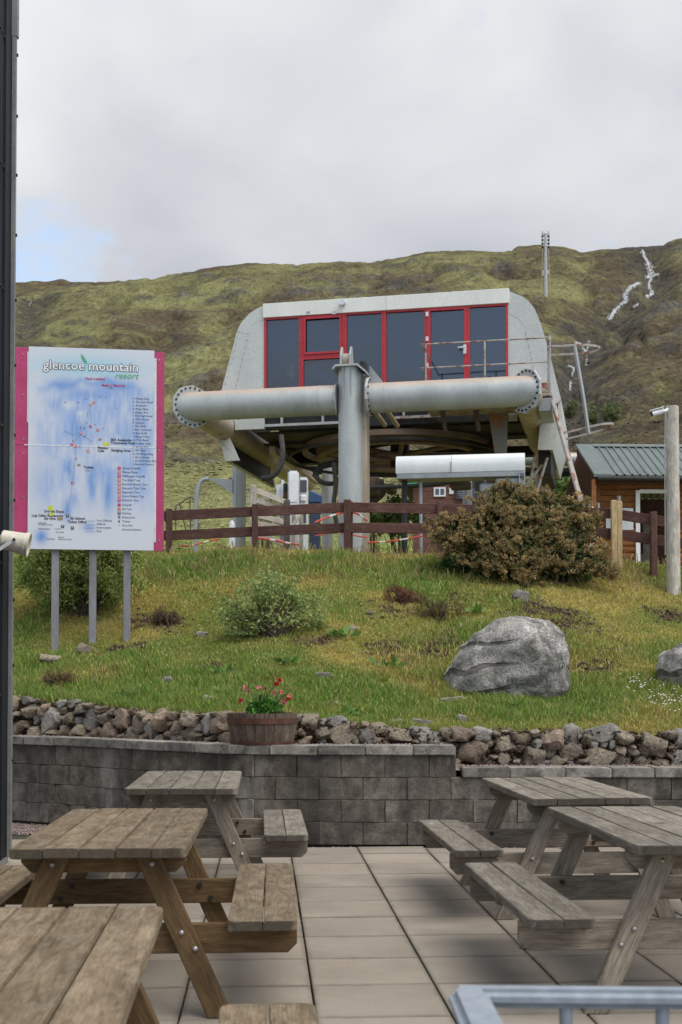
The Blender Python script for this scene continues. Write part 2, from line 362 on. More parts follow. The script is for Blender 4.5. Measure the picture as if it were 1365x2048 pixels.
# bank soil below the grass, and the hillside
t = MT('bank_soil'); a = t.n('ShaderNodeAttribute', attribute_name='col'); v = t.n('ShaderNodeNewGeometry').outputs['Position']
c = t.mix(.6, a.outputs['Color'], t.ramp(t.noise(v, 9, 7, .7), [(.3, .45), (.7, 1.5)]), 'MULTIPLY')
c = t.mix(.6, c, t.ramp(t.noise(v, 45, 5, .7), [(.3, .4), (.7, 1.6)]), 'MULTIPLY')
t.bump(t.noise(v, 22, 6, .7), 1., .05); M['bank_soil'] = t.set(c, .95, 0, .1)
t = MT('hillside'); a = t.n('ShaderNodeAttribute', attribute_name='col'); v = t.n('ShaderNodeNewGeometry').outputs['Position']
c = a.outputs['Color']
na = t.noise(v, .05, 7, .68, .5); nb = t.noise(v, .28, 6, .72, .3); nc = t.noise(v, 1.3, 4, .7)
c = t.mix(t.ramp(na, [(.52, 0), (.62, .35)]), c, (.22, .21, .085))
c = t.mix(t.ramp(nb, [(.53, 0), (.63, .6)]), c, (.095, .076, .05))
c = t.mix(t.ramp(t.noise(v, .17, 7, .75), [(.60, 0), (.68, .5)]), c, (.21, .215, .09))
c = t.mix(.35, c, t.ramp(nc, [(.3, .4), (.68, 1.5)]), 'MULTIPLY')
c = t.mix(.6, c, t.ramp(nb, [(.3, .5), (.7, 1.4)]), 'MULTIPLY')
sv = t.n('ShaderNodeMapping', {'Vector': v, 'Scale': (1, .4, .4)}).outputs[0]
nd = t.noise(sv, .55, 6, .72, .4); c = t.mix(1., c, t.ramp(nd, [(.32, .42), (.5, 1.0), (.68, 1.5)]), 'MULTIPLY')
ne = t.noise(sv, .2, 7, .7, .6); c = t.mix(t.ramp(ne, [(.56, 0), (.64, .55)]), c, (.075, .06, .042))
hh = t.math('ADD', t.math('MULTIPLY', nb, 1.0), t.math('MULTIPLY', nc, .35))
t.bump(hh, .8, 1.6); M['hillside'] = t.set(c, .95, 0, .05)

# ------------------------------------------------------------------ object helpers
def tag(o, label=None, cat=None, group=None, kind=None):
    for k, v in (('label', label), ('category', cat), ('group', group), ('kind', kind)):
        if v: o[k] = v
    return o
def link(name, me, parent=None, mat=None):
    o = bpy.data.objects.new(name, me); col.objects.link(o)
    if mat and me and not me.materials: me.materials.append(M[mat] if isinstance(mat, str) else mat)
    if parent: o.parent = parent
    return o
def empty(name, loc, rz=0., label=None, cat=None, group=None):
    o = bpy.data.objects.new(name, None); col.objects.link(o); o.location = loc; o.rotation_euler = (0, 0, rz); o.empty_display_size = .1
    return tag(o, label, cat, group)
def np_mesh(name, verts, quads=None, tris=None, colors=None, smooth=False):
    me = bpy.data.meshes.new(name); verts = np.asarray(verts, np.float32).reshape(-1, 3)
    loops = []; starts = []; n = 0
    if quads is not None and len(quads):
        q = np.asarray(quads, np.int32).reshape(-1, 4); loops.append(q.ravel()); starts.append(np.arange(len(q))*4); n = q.size
    if tris is not None and len(tris):
        q = np.asarray(tris, np.int32).reshape(-1, 3); loops.append(q.ravel()); starts.append(np.arange(len(q))*3 + n)
    lp = np.concatenate(loops); stt = np.concatenate(starts).astype(np.int32)
    me.vertices.add(len(verts)); me.vertices.foreach_set('co', verts.ravel())
    me.loops.add(len(lp)); me.loops.foreach_set('vertex_index', lp)
    me.polygons.add(len(stt)); me.polygons.foreach_set('loop_start', stt)
    if smooth: me.polygons.foreach_set('use_smooth', np.ones(len(stt), bool))
    if colors is not None:
        ca = me.attributes.new('col', 'FLOAT_COLOR', 'POINT')
        cc = np.ones((len(verts), 4), np.float32); cc[:, :3] = colors; ca.data.foreach_set('color', cc.ravel())
    me.update(calc_edges=True); return me
class MB:
    """collects shapes into one mesh"""
    def __init__(s): s.v = []; s.f = []
    def add(s, vs, fs):
        n = len(s.v); s.v += [tuple(x) for x in vs]; s.f += [tuple(i+n for i in f) for f in fs]; return s
    def box(s, x0, x1, y0, y1, z0, z1):
        return s.add([(x0, y0, z0), (x1, y0, z0), (x1, y1, z0), (x0, y1, z0), (x0, y0, z1), (x1, y0, z1), (x1, y1, z1), (x0, y1, z1)],
                     [(0, 3, 2, 1), (4, 5, 6, 7), (0, 1, 5, 4), (1, 2, 6, 5), (2, 3, 7, 6), (3, 0, 4, 7)])
    def tube(s, pts, r, n=10, cap=True):
        pts = [Vector(p) for p in pts]; rs = r if isinstance(r, (list, tuple)) else [r]*len(pts)
        vs = []; fs = []; prev = None
        for i, p in enumerate(pts):
            d = (pts[min(i+1, len(pts)-1)]-pts[max(i-1, 0)]).normalized()
            if prev is None:
                a = Vector((0, 0, 1)) if abs(d.z) < .9 else Vector((1, 0, 0)); a = (a - d*a.dot(d)).normalized()
            else: a = (prev - d*prev.dot(d)).normalized()
            prev = a; b = d.cross(a)
            for k in range(n):
                t = 2*math.pi*k/n; vs.append(p + (a*math.cos(t)+b*math.sin(t))*rs[i])
        for i in range(len(pts)-1):
            for k in range(n): fs.append((i*n+k, i*n+(k+1) % n, (i+1)*n+(k+1) % n, (i+1)*n+k))
        if cap: fs.append(tuple(range(n))[::-1]); fs.append(tuple((len(pts)-1)*n+k for k in range(n)))
        return s.add(vs, fs)
    def prism(s, poly, y0, y1, axes='xz'):
        """poly in a plane, extruded along the third axis"""
        n = len(poly); f = {'xz': lambda a, b, c: (a, c, b), 'xy': lambda a, b, c: (a, b, c), 'yz': lambda a, b, c: (c, a, b)}[axes]
        return s.add([f(a, b, y0) for a, b in poly]+[f(a, b, y1) for a, b in poly],
                     [tuple(range(n))[::-1], tuple(range(n, 2*n))]+[(i, (i+1) % n, n+(i+1) % n, n+i) for i in range(n)])
    def mesh(s, name, smooth=False, bevel=0., seg=1):
        me = bpy.data.meshes.new(name); me.from_pydata(s.v, [], s.f)
        bm = bmesh.new(); bm.from_mesh(me); bmesh.ops.recalc_face_normals(bm, faces=bm.faces)
        if bevel: bmesh.ops.bevel(bm, geom=[e for e in bm.edges if len(e.link_faces) == 2 and e.calc_face_angle(0) > .6], offset=bevel, segments=seg, affect='EDGES', clamp_overlap=True)
        bm.to_mesh(me); bm.free()
        if smooth:
            me.polygons.foreach_set('use_smooth', np.ones(len(me.polygons), bool))
            if hasattr(me, 'set_sharp_from_angle'): me.set_sharp_from_angle(angle=rad(40))
        return me
    def obj(s, name, mat, parent=None, smooth=False, bevel=0., seg=1): return link(name, s.mesh(name, smooth, bevel, seg), parent, mat)
def ring_frame(mb, x0, x1, z0, z1, w, y0, y1):
    """rectangular ring, mitred at the corners"""
    o = [(x0, z0), (x1, z0), (x1, z1), (x0, z1)]; i = [(x0+w, z0+w), (x1-w, z0+w), (x1-w, z1-w), (x0+w, z1-w)]
    v = [(a, y0, b) for a, b in o]+[(a, y0, b) for a, b in i]+[(a, y1, b) for a, b in o]+[(a, y1, b) for a, b in i]
    f = []
    for k in range(4):
        j = (k+1) % 4
        f += [(k, j, 4+j, 4+k), (8+k, 12+k, 12+j, 8+j), (k, 8+k, 8+j, j), (4+k, 4+j, 12+j, 12+k)]
    return mb.add(v, f)
def curve_pts(pts, n=12):
    """Catmull-Rom through points"""
    pts = [Vector(p) for p in pts]; P_ = [pts[0]*2-pts[1]]+pts+[pts[-1]*2-pts[-2]]; out = []
    for i in range(1, len(P_)-2):
        a, b, c, d = P_[i-1:i+3]
        for k in range(n):
            t = k/n; out.append(.5*((2*b)+(c-a)*t+(2*a-5*b+4*c-d)*t*t+(3*b-a-3*c+d)*t**3))
    out.append(pts[-1]); return out
def leaf_mesh(name, C, A, B, colors):
    """rhombic leaves: centre, half length vector, half width vector"""
    n = len(C); V = np.stack([C-A, C+B*1., C+A, C-B*1.], 1).reshape(-1, 3)
    q = np.arange(n*4).reshape(n, 4); return np_mesh(name, V, q, None, np.repeat(colors, 4, 0))
def rand_dirs(n): d = RNG.normal(size=(n, 3)); return d/np.linalg.norm(d, axis=1, keepdims=True)
def perp(a):
    r = rand_dirs(len(a)); b = np.cross(a, r); return b/(np.linalg.norm(b, axis=1, keepdims=True)+1e-9)
def rock_mesh(name, seed, sub=2, rough=.28, flat=.8):
    bm = bmesh.new(); bmesh.ops.create_icosphere(bm, subdivisions=sub, radius=1)
    o = Vector((seed*7.3, seed*3.1, seed*1.7))
    for v in bm.verts:
        d = v.co.normalized(); k = 1 + rough*1.6*mnoise.noise(d*1.1+o) + rough*.8*mnoise.noise(d*2.6+o) + rough*.3*mnoise.noise(d*6+o)
        c = d*k
        for ax in range(3):                       # a few broken flats
            q = .72 + .18*mnoise.noise(o+Vector((ax*5, 1, 2))); c[ax] = max(-q, min(q, c[ax])) if (seed+ax) % 2 else c[ax]
        v.co = c
    me = bpy.data.meshes.new(name); bm.to_mesh(me); bm.free()
    me.polygons.foreach_set('use_smooth', np.ones(len(me.polygons), bool))
    if hasattr(me, 'set_sharp_from_angle'): me.set_sharp_from_angle(angle=rad(38))
    return me

# ------------------------------------------------------------------ terrain
_bx = np.array([-8, -6, -4.6, -3.53, -2.83, -1.59, -.93, -.4, .3, 8]); _by = np.array([14.5, 14.45, 14.2, 13.76, 13.37, 12.3, 11.79, 11.68, 11.66, 11.66])
_gx = np.linspace(-8, 8, 1601); _gy = np.interp(_gx, _bx, _by); _k = np.ones(31)/31
_gy[15:-15] = np.convolve(_gy, _k, 'valid')
def ybw(x): return np.interp(x, _gx, _gy)                      # face of the block wall
def ysw(x): return np.interp(x, _gx, _gy) + .86                 # foot of the dry stone wall
def zsw(x): return np.interp(x, [-6, -3.9, -3.6, -2.6, -2, -1.2, -.4, 0, .48, 1.08, 1.67, 3.4, 6], [1.34, 1.29, 1.27, 1.2, 1.13, 1.14, 1.12, 1.08, 1.01, .98, 1.0, .95, .93])
_rpx = np.array([-600, -200, 30, 150, 300, 400, 500, 600, 700, 800, 900, 950, 1010, 1040, 1080, 1130, 1165, 1230, 1280, 1320, 1365, 1600, 2000])
_rpy = np.array([600, 575, 560, 555, 545, 535, 522, 520, 517, 510, 499, 497, 500, 490, 487, 489, 497, 492, 485, 480, 467, 440, 420])
RIDGE = 900.
GULLIES = []
def hz_base(x, y):
    x = np.asarray(x, float); y = np.asarray(y, float); u = x/y; px = u*F+682.5
    ys = ysw(np.clip(x, -7.9, 7.9)); zs = zsw(x); yc = 20.6
    zc = np.interp(px, [-400, 30, 300, 450, 700, 1000, 1240, 1365, 1700], [3.42, 3.42, 3.54, 3.58, 3.58, 3.5, 3.34, 3.3, 3.1])
    t = np.clip((y-ys)/(yc-ys), 0, 1.6); zb = zs+(zc-zs)*t**1.3
    zf = zc + .012*np.maximum(y-yc, 0) + .03
    k = .16; hmix = np.clip(.5+.5*(zf-zb)/k, 0, 1); bank = zf*(1-hmix)+zb*hmix-k*hmix*(1-hmix)
    sc_ = (H+(HZ-np.interp(px, _rpx, _rpy))/F*RIDGE)/300.
    hb = np.interp(y, [0, 38, 44, 60, 80, 100, 160, 250, 500, 700, RIDGE, 960, 1100], [3.9, 3.9, 4.3, 7., 11, 15.5, 28, 49, 140, 220, 300, 303, 290])
    hb = hb*(1+(sc_-1)*sstep(60, 700, y))
    f = sstep(36, 46, y)
    return bank*(1-f)+hb*f
def hz(x, y, rough=True):
    x = np.asarray(x, float); y = np.asarray(y, float); z = hz_base(x, y)
    if rough:
        nb = sstep(0, .8, y-ysw(np.clip(x, -7.9, 7.9)))*(1-sstep(28, 36, y))
        z = z + nb*(.16*fbm(x*.7, y*.7, 3, 3)+.09*fbm(x*3, y*3, 5, 3)+.05*fbm(x*9, y*9, 6, 2))
        far = sstep(50, 160, y)*(1-.6*sstep(800, 900, y))
        z = z + far*(17*fbm(x/75, y/150, 11, 4) + 4.2*fbm(x/15, y/24, 21, 4)) + sstep(45, 80, y)*(1.3*fbm(x/6, y/7, 31, 4)) - far*7*np.clip(.10-np.abs(fbm(x/34+.3*fbm(x/20, y/60, 43, 3)*4, y/150, 41, 3)), 0, 1)*10*.55 + far*3.2*np.clip(fbm(x/22, y/16, 45, 4)-.06, 0, 1)*4
        for pts, wd, dp in GULLIES:
            d = np.full(np.shape(z), 1e9)
            for (ax, ay), (bx_, by_) in zip(pts[:-1], pts[1:]):
                L = (bx_-ax)**2+(by_-ay)**2; tt = np.clip(((x-ax)*(bx_-ax)+(y-ay)*(by_-ay))/L, 0, 1)
                d = np.minimum(d, np.hypot(x-ax-tt*(bx_-ax), y-ay-tt*(by_-ay)))
            z = z - dp*np.exp(-(d/wd)**2)
    return z
_Y = np.concatenate([np.linspace(12.9, 40, 2500), np.geomspace(40.1, 1000, 3500)])
def hit(px, py, rough=True, ymin=12.9):
    r = ray(px, py); Y = _Y[_Y >= ymin]; Y = Y[::3] if ymin > 40 else Y; zr = H+r.z*Y; g = hz(r.x*Y, Y, rough)
    i = np.argmax(zr <= g)
    if not (zr <= g).any(): i = len(Y)-1
    return Vector((r.x*Y[i], Y[i], float(g[i])))
def gz(x, y): return float(hz(np.array([x]), np.array([y]))[0])
STREAM = [(1285, 503), (1300, 530), (1318, 556), (1302, 590), (1262, 585), (1235, 615), (1218, 640), (1180, 668), (1150, 690), (1168, 705), (1148, 745), (1140, 790), (1125, 840)]
def _xy(px, py): p = hit(px, py, False, 45); return (p.x, p.y)
_g = [_xy(*q) for q in STREAM]
GULLIES.append((_g, 13., 9.)); GULLIES.append(([_xy(*q) for q in ((75, 590), (60, 620), (38, 650), (25, 700))], 10., 6.)); GULLIES.append(([_xy(*q) for q in ((320, 620), (325, 680), (312, 760))], 9., 4.))

def fan(y0f, y1, rows, cols, u0, u1):
    us = np.linspace(u0, u1, cols)
    tt = np.linspace(0, 1, rows)
    y0 = np.array([y0f(u) for u in us]) if callable(y0f) else np.full(cols, float(y0f))
    Yg = y0[None, :]*(y1/y0[None, :])**tt[:, None]; Xg = us[None, :]*Yg
    return Xg, Yg
def grid_quads(r, c):
    i = np.arange((r-1)*(c-1)); a = i//(c-1)*c+i % (c-1); return np.stack([a, a+1, a+c+1, a+c], 1)
# --- the grassy bank
def y_start(u):
    y = 13.
    for _ in range(30): y = .5*y+.5*float(ysw(np.clip(u*y, -7.9, 7.9)))
    return y
YB = 40.
Xg, Yg = fan(y_start, YB, 300, 330, -.45, .45); Zg = hz(Xg, Yg)
SOIL = [(320, 1243, 45, 16), (345, 1235, 20, 10), (120, 1365, 40, 14), (235, 1303, 18, 10), (280, 1300, 16, 8), (1055, 1225, 60, 18), (1100, 1262, 70, 22), (885, 1285, 40, 30), (770, 1302, 55, 16), (870, 1310, 50, 22), (930, 1345, 40, 30), (1175, 1335, 70, 16), (1240, 1300, 40, 12), (640, 1285, 40, 8), (1120, 1230, 60, 10), (900, 1190, 30, 10), (1340, 1230, 30, 12), (430, 1330, 40, 8), (200, 1360, 30, 8), (790, 1225, 45, 14)]
def soil_mask(x, y):
    px = x/y*F+682.5; z = hz_base(x, y); py = HZ-(z-H)/y*F; m = np.zeros(np.shape(px))
    nn = fbm(np.asarray(x)*2.5, np.asarray(y)*2.5, 77, 3)
    for a, b, c, d in SOIL: m = np.maximum(m, 1.25*np.exp(-(((px-a)/c)**2+((py-b)/d)**2)))
    n3 = fbm(np.asarray(x)*9, np.asarray(y)*9, 78, 3)
    return np.clip((m*1.25 + nn*1.9 + n3*1.6 - .18)*(m > .04), 0, 1)
sm = soil_mask(Xg, Yg)
yl = sstep(-.12, .16, fbm(Xg*.9, Yg*.9, 51, 4))
cb = np.stack([.15+.17*yl, .17+.09*yl, .04+.03*yl], -1)
cb = cb*(1-sm[..., None]) + np.array([.06, .042, .027])*sm[..., None]
V = np.stack([Xg, Yg, Zg], -1)
front = []; fc = []
for zz in (.45, .75, 1.):                                    # the cut face behind the stones
    b = V[0].copy(); b[:, 2] = .5+(b[:, 2]-.5)*(zz-.45)/.6 ; b[:, 1] -= .02*(1-zz); front.append(b); fc.append(np.tile(np.array([.05, .036, .025]), (b.shape[0], 1)))
V = np.concatenate([np.stack(front), V]); cb = np.concatenate([np.stack(fc), cb]); cb[3] = (.06, .05, .028)
bank = link('grassy_bank', np_mesh('grassy_bank', V, grid_quads(V.shape[0], V.shape[1]), None, cb.reshape(-1, 3), True), None, 'bank_soil'); tag(bank, 'grassy bank rising behind the stone wall to the fence', 'bank', kind='structure')
# --- hillside and ridge
Xg, Yg = fan(YB, 1100, 560, 520, -.45, .45); Zg = hz(Xg, Yg); Zg[0] = hz(Xg[0], Yg[0])
px = Xg/Yg*F+682.5; py = HZ-(Zg-H)/Yg*F
def blob(a, b, c, d, ang=0.):
    ca, sa = math.cos(rad(ang)), math.sin(rad(ang)); dx, dy = px-a, py-b
    return np.exp(-(((dx*ca+dy*sa)/c)**2+((dy*ca-dx*sa)/d)**2))
gr = np.zeros_like(px)
for a in ((120, 630, 150, 25, -8), (330, 585, 170, 22, -8), (480, 590, 160, 20, -4), (100, 670, 120, 20, -10), (650, 560, 150, 22, 0), (850, 540, 120, 25, 0), (960, 545, 60, 40, 0), (420, 650, 40, 60, 0), (400, 700, 50, 30, 0), (380, 930, 130, 55, 0), (430, 1010, 120, 60, 0), (340, 890, 40, 20, 0), (1150, 560, 60, 50, 20), (1110, 620, 40, 50, 0), (1320, 620, 60, 25, -30), (1210, 660, 40, 25, 0), (1320, 760, 18, 60, -15), (1250, 880, 140, 22, 0), (1110, 720, 30, 60, 0), (1050, 520, 60, 20, 0), (950, 600, 80, 30, 0), (1140, 950, 90, 40, 0), (800, 980, 200, 60, 0), (1300, 560, 30, 15, 0)): gr = np.maximum(gr, blob(*a))
br = np.zeros_like(px)
for a in ((330, 670, 90, 60, 0), (250, 660, 50, 40, 0), (440, 760, 60, 60, 0), (560, 590, 60, 20, 0), (1230, 740, 110, 70, -25), (1200, 560, 40, 40, 0), (1300, 700, 90, 60, -20), (390, 830, 60, 40, 0), (1180, 700, 60, 40, 0), (1100, 850, 60, 60, 0), (330, 535, 220, 7, -4), (1250, 830, 90, 30, 0), (1320, 850, 70, 40, 0), (780, 570, 60, 20, 0), (1240, 530, 60, 25, 0)): br = np.maximum(br, blob(*a))
ns = fbm(Xg/45, Yg/60, 91, 5)*1.5 + fbm(Xg/9, Yg/12, 92, 4)*.8
g = np.clip(.385+gr*.62-br*.7+ns*1.75-.0005*np.clip(px-560, -200, 800), 0, 1)[..., None]
ch = np.array([.108, .084, .052])*(1-g)+np.array([.228, .224, .097])*g
ch = ch*(.9+.5*fbm(Xg/25, Yg/40, 95, 4))[..., None]
crag = sstep(.13, .24, fbm(Xg/22, Yg/16, 45, 4))[..., None]*sstep(90, 200, Yg)[..., None]; ch = ch*(1-.75*crag)+np.array([.10, .095, .088])*.75*crag
gul = sstep(.05, .0, np.abs(fbm(Xg/34+.3*fbm(Xg/20, Yg/60, 43, 3)*4, Yg/150, 41, 3)))[..., None]*sstep(90, 200, Yg)[..., None]; ch = ch*(1-.55*gul)+np.array([.06, .05, .034])*.55*gul
low = sstep(95, 60, Yg)[..., None]; ch = ch*(1-low)+np.array([.17, .21, .055])*low
rk = np.zeros_like(px)
for pts, wd, dp in GULLIES[:2]:
    d = np.full(px.shape, 1e9)
    for (ax, ay), (bx_, by_) in zip(pts[:-1], pts[1:]):
        L = (bx_-ax)**2+(by_-ay)**2; tt = np.clip(((Xg-ax)*(bx_-ax)+(Yg-ay)*(by_-ay))/L, 0, 1); d = np.minimum(d, np.hypot(Xg-ax-tt*(bx_-ax), Yg-ay-tt*(by_-ay)))
    rk = np.maximum(rk, np.exp(-(d/(wd*.85))**2))
for a in ((350, 668, 16, 6), (285, 590, 18, 5), (145, 640, 14, 5), (120, 665, 25, 6), (790, 558, 22, 4), (850, 575, 25, 7), (1010, 530, 18, 16), (1300, 490, 60, 12), (1340, 690, 26, 12), (1260, 640, 30, 10), (1160, 655, 50, 16), (640, 620, 16, 6), (560, 600, 14, 5), (700, 640, 20, 6)): rk = np.maximum(rk, blob(*a))
rk = np.clip(rk*1.5*(.5+1.8*(fbm(Xg/6, Yg/7, 99, 4)+.25)), 0, 1)[..., None]
ch = ch*(1-rk*.85)+np.array([.06, .056, .052])*rk*.85
HC = ch.reshape(-1, 3).copy(); HSH = Xg.shape
def hill_col(X, Y):
    r_ = np.log(Y/YB)/math.log(1100/YB)*(HSH[0]-1); c_ = (X/Y+.45)/.9*(HSH[1]-1)
    return HC[np.clip(r_.round().astype(int), 0, HSH[0]-1)*HSH[1]+np.clip(c_.round().astype(int), 0, HSH[1]-1)]
hill = link('hillside', np_mesh('hillside', np.stack([Xg, Yg, Zg], -1), grid_quads(*Xg.shape), None, ch.reshape(-1, 3), True), None, 'hillside'); tag(hill, 'heather and grass mountainside rising to the ridge', 'hillside', kind='structure')
# --- waterfall strands in the gully
wv = []; wq = []
def strand(pts, wpx, n=26, fill=.8, parts=3):
    cp = curve_pts([Vector((a, b, 0)) for a, b in pts], n); 
    hits = [(c, hit(c.x, c.y, True, 45)) for c in cp[::2]]
    for c, q in hits:
        k = q.y/F
        for _ in range(int(parts*fill*6.5)):                 # short broken veils of falling water
            ox = random.gauss(0, wpx*.27); oy = random.uniform(-2, 2); d = ray(c.x+ox, c.y+oy)
            Y = q.y-1.5; z = H+d.z*Y; hw = random.uniform(.2, .6)*k*(1 if abs(ox) < wpx*.3 else .6); hh = random.uniform(.7, 2.4)*k; x = d.x*Y; sk = random.uniform(-.8, .8)*k
            m = len(wv); wv.extend([(x-hw+sk, Y, z+hh), (x+hw+sk, Y, z+hh), (x+hw*.7, Y-.8, z-hh), (x-hw*.7, Y-.8, z-hh)]); wq.append((m, m+1, m+2, m+3))
strand([(1285, 502), (1290, 515), (1299, 530)], 7, 12, .9, 3)
strand([(1297, 528), (1304, 545), (1298, 556), (1316, 549)], 16, 12, .6, 5)
strand([(1304, 556), (1298, 572), (1304, 588), (1294, 594)], 8, 10, .85, 3)
strand([(1278, 567), (1262, 575), (1250, 590), (1252, 602), (1240, 612), (1228, 625), (1220, 638)], 10, 10, .7, 5)
strand([(1268, 614), (1276, 609)], 4, 6, .8, 2)
strand([(1152, 686), (1163, 690), (1172, 705), (1178, 685)], 5, 8, .6, 3)
strand([(1137, 733), (1148, 738), (1144, 752)], 4, 8, .8, 2); strand([(1141, 765), (1140, 780)], 4, 8, .9, 2); strand([(1174, 708), (1172, 730)], 3, 8, .6, 2)
strand([(75, 590), (66, 600), (60, 612)], 4, 8, .3, 1)
tag(link('waterfall', np_mesh('waterfall', [tuple(p) for p in wv], wq), None, 'water'), 'white waterfall tumbling down the mountain gully', 'waterfall', kind='structure')
# --- rocks and tussocks strewn over the hillside (beyond counting)
def scatter_bits(name, n, px_r, py_fn, size_fn, colfn, label, cat, mat, flat=.6, ymin=45, ymax=880, u=(-.33, .33)):
    Y = ymin*(ymax/ymin)**RNG.random(n); U = RNG.uniform(u[0], u[1], n); X = U*Y; keep = py_fn(X, Y); X, Y = X[keep], Y[keep]; n = len(X)
    Z = hz(X, Y); s = size_fn(Y, n)
    base = np.array([[1, 0, 0], [.3, .95, 0], [-.8, .6, 0], [-.8, -.6, 0], [.3, -.95, 0], [.1, .1, 1.]])
    th = RNG.uniform(0, 6.28, n); c, sn = np.cos(th), np.sin(th)
    B = np.repeat(base[None], n, 0)*RNG.uniform(.6, 1.4, (n, 6, 1))
    R = np.stack([B[..., 0]*c[:, None]-B[..., 1]*sn[:, None], B[..., 0]*sn[:, None]+B[..., 1]*c[:, None], B[..., 2]*flat-.15], -1)*s[:, None, None]
    Vv = R + np.stack([X, Y, Z], -1)[:, None]
    i0 = np.arange(n)[:, None]*6; T = np.concatenate([np.stack([i0[:, 0]+k, i0[:, 0]+(k+1) % 5, i0[:, 0]+5], 1) for k in range(5)])
    tag(link(name, np_mesh(name, Vv, None, T, np.repeat(colfn(X, Y, n), 6, 0)), None, mat), label, cat, kind='stuff')
def near_rock(X, Y):
    return (fbm(X/30, Y/40, 123, 4) > .13) & (RNG.random(len(X)) < .5)
M['tuss'] = m_attr('tussock_mat', .95, .05)
scatter_bits('hillside_rocks', 9000, None, near_rock, lambda Y, n: (.0012*Y)*RNG.uniform(.3, 1.15, n)**2+.12, lambda X, Y, n: (np.array([.17, .165, .155])*RNG.uniform(.6, 1.5, (n, 1))), 'grey rocks strewn over the mountainside', 'rocks', 'tuss', .45, 60)
def tcol(X, Y, n):
    return hill_col(X, Y)*RNG.uniform(.7, 1.25, (n, 1))
scatter_bits('heather_tussocks', 60000, None, lambda X, Y: np.ones(len(X), bool), lambda Y, n: (.00065*Y+.12)*RNG.uniform(.5, 1.5, n), tcol, 'brown heather and grass tussocks over the mountainside', 'heather', 'tuss', .7, 42, 330)

# ------------------------------------------------------------------ patio
PA = math.atan((530-682.5)/F)                                   # paving axis
pav = Matrix.Rotation(-PA, 4, 'Z')
gbase = MB().box(-9, 9, -3, 16, -.3, -.045).obj('patio_ground', 'joint'); tag(gbase, 'bare ground below the patio slabs', 'ground', kind='structure')
paving = empty('paving', (X_at(868, 6.28), 6.28, 0), -PA, 'beige concrete slab paving of the patio', 'paving'); paving['kind'] = 'structure'
slabs = []
for q in range(5):
    bm = bmesh.new(); bmesh.ops.create_cube(bm, size=1)
    for v_ in bm.verts: v_.co = Vector((v_.co.x*(.593-.001*q), v_.co.y*.587, v_.co.z*.045-.0225))
    bmesh.ops.bevel(bm, geom=bm.edges[:], offset=.004, segments=1, affect='EDGES')
    me = bpy.data.meshes.new('slab'); bm.to_mesh(me); bm.free(); me.materials.append(M['slab']); slabs.append(me)
PR = Matrix.Translation((X_at(868, 6.28), 6.28, 0)) @ Matrix.Rotation(-PA, 4, 'Z')
for i in range(-8, 7):
    for j in range(-8, 12):
        p = PR @ Vector((.6*(i+.5), .6*(j+.5), 0))
        if p.y < 1.2 or abs(p.x) > .285*p.y+1.0: continue
        e = max((PR @ Vector((.6*(i+a), .6*(j+b), 0))).y - float(ybw((PR @ Vector((.6*(i+a), .6*(j+b), 0))).x)) for a in (0, 1) for b in (0, 1))
        if p.y > 12.3: continue
        part = 1.
        if e > -.04:                                      # slabs cut to fit against the wall
            for part in (.75, .5, .25, 0):
                if max((PR @ Vector((.6*(i+a), .6*(j+b), 0))).y - float(ybw((PR @ Vector((.6*(i+a), .6*(j+b), 0))).x)) for a in (0, 1) for b in (0, part)) < -.10: break
            if not part: continue
        o = link('slab', random.choice(slabs), paving); o.scale.y = part-(.005 if part < 1 else 0); o.location = (.6*(i+.5), .6*(j+.5*part), random.uniform(-.0025, .0025)); o.rotation_euler = (random.gauss(0, .0015), random.gauss(0, .0015), random.choice((0, math.pi)))
# ------------------------------------------------------------------ block wall
bw = empty('block_wall', (0, float(ybw(0)), 0), 0, 'grey brown split faced concrete block retaining wall curving along the patio', 'wall')
OW = Vector((0, float(ybw(0)), 0))
# arc-length along the face
xs = np.linspace(-5.6, 5.2, 2200); yy = ybw(xs); ss = np.concatenate([[0], np.cumsum(np.hypot(np.diff(xs), np.diff(yy)))])
s_of_x = lambda x: float(np.interp(x, xs, ss)); x_of_s = lambda s_: float(np.interp(s_, ss, xs))
def wall_frame(s_):
    x = x_of_s(s_); x2 = x_of_s(s_+.02); y = float(ybw(x)); y2 = float(ybw(x2)); return Vector((x, y, 0)), math.atan2(y2-y, x2-x)
def block_mesh(L, Hh, D, seed, amp=.02):
    nx, nz = 9, 5; vs = []; fs = []
    for k in range(nz):
        for i in range(nx):
            u, w_ = i/(nx-1), k/(nz-1); edge = i in (0, nx-1) or k in (0, nz-1)
            d = 0 if edge else -.003 - amp*(.5+mnoise.noise(Vector((u*3.2+seed*5, w_*1.8, seed)))+.5*mnoise.noise(Vector((u*9+seed, w_*5, seed*2))))
            uu = .004/L+(1-.008/L)*((i-1)/(nx-3)) if 0 < i < nx-1 else u; ww = .004/Hh+(1-.008/Hh)*((k-1)/(nz-3)) if 0 < k < nz-1 else w_
            vs.append(((uu-.5)*L, min(d, .0), ww*Hh))
    for k in range(nz-1):
        for i in range(nx-1): a = k*nx+i; fs.append((a, a+1, a+nx+1, a+nx))
    n = len(vs); vs += [(-L/2, D, 0), (L/2, D, 0), (L/2, D, Hh), (-L/2, D, Hh)]
    bot = [i for i in range(nx)]; top = [(nz-1)*nx+i for i in range(nx)]; lf = [k*nx for k in range(nz)]; rt = [k*nx+nx-1 for k in range(nz)]
    fs += [tuple(bot[::-1]+[n, n+1]), tuple(top+[n+2, n+3]), tuple(lf+[n+3, n]), tuple(rt[::-1]+[n+1, n+2]), (n+1, n, n+3, n+2)]
    me = bpy.data.meshes.new('block'); me.from_pydata(vs, [], fs); me.materials.append(M['block']); return me
CH = .203; BL = .40
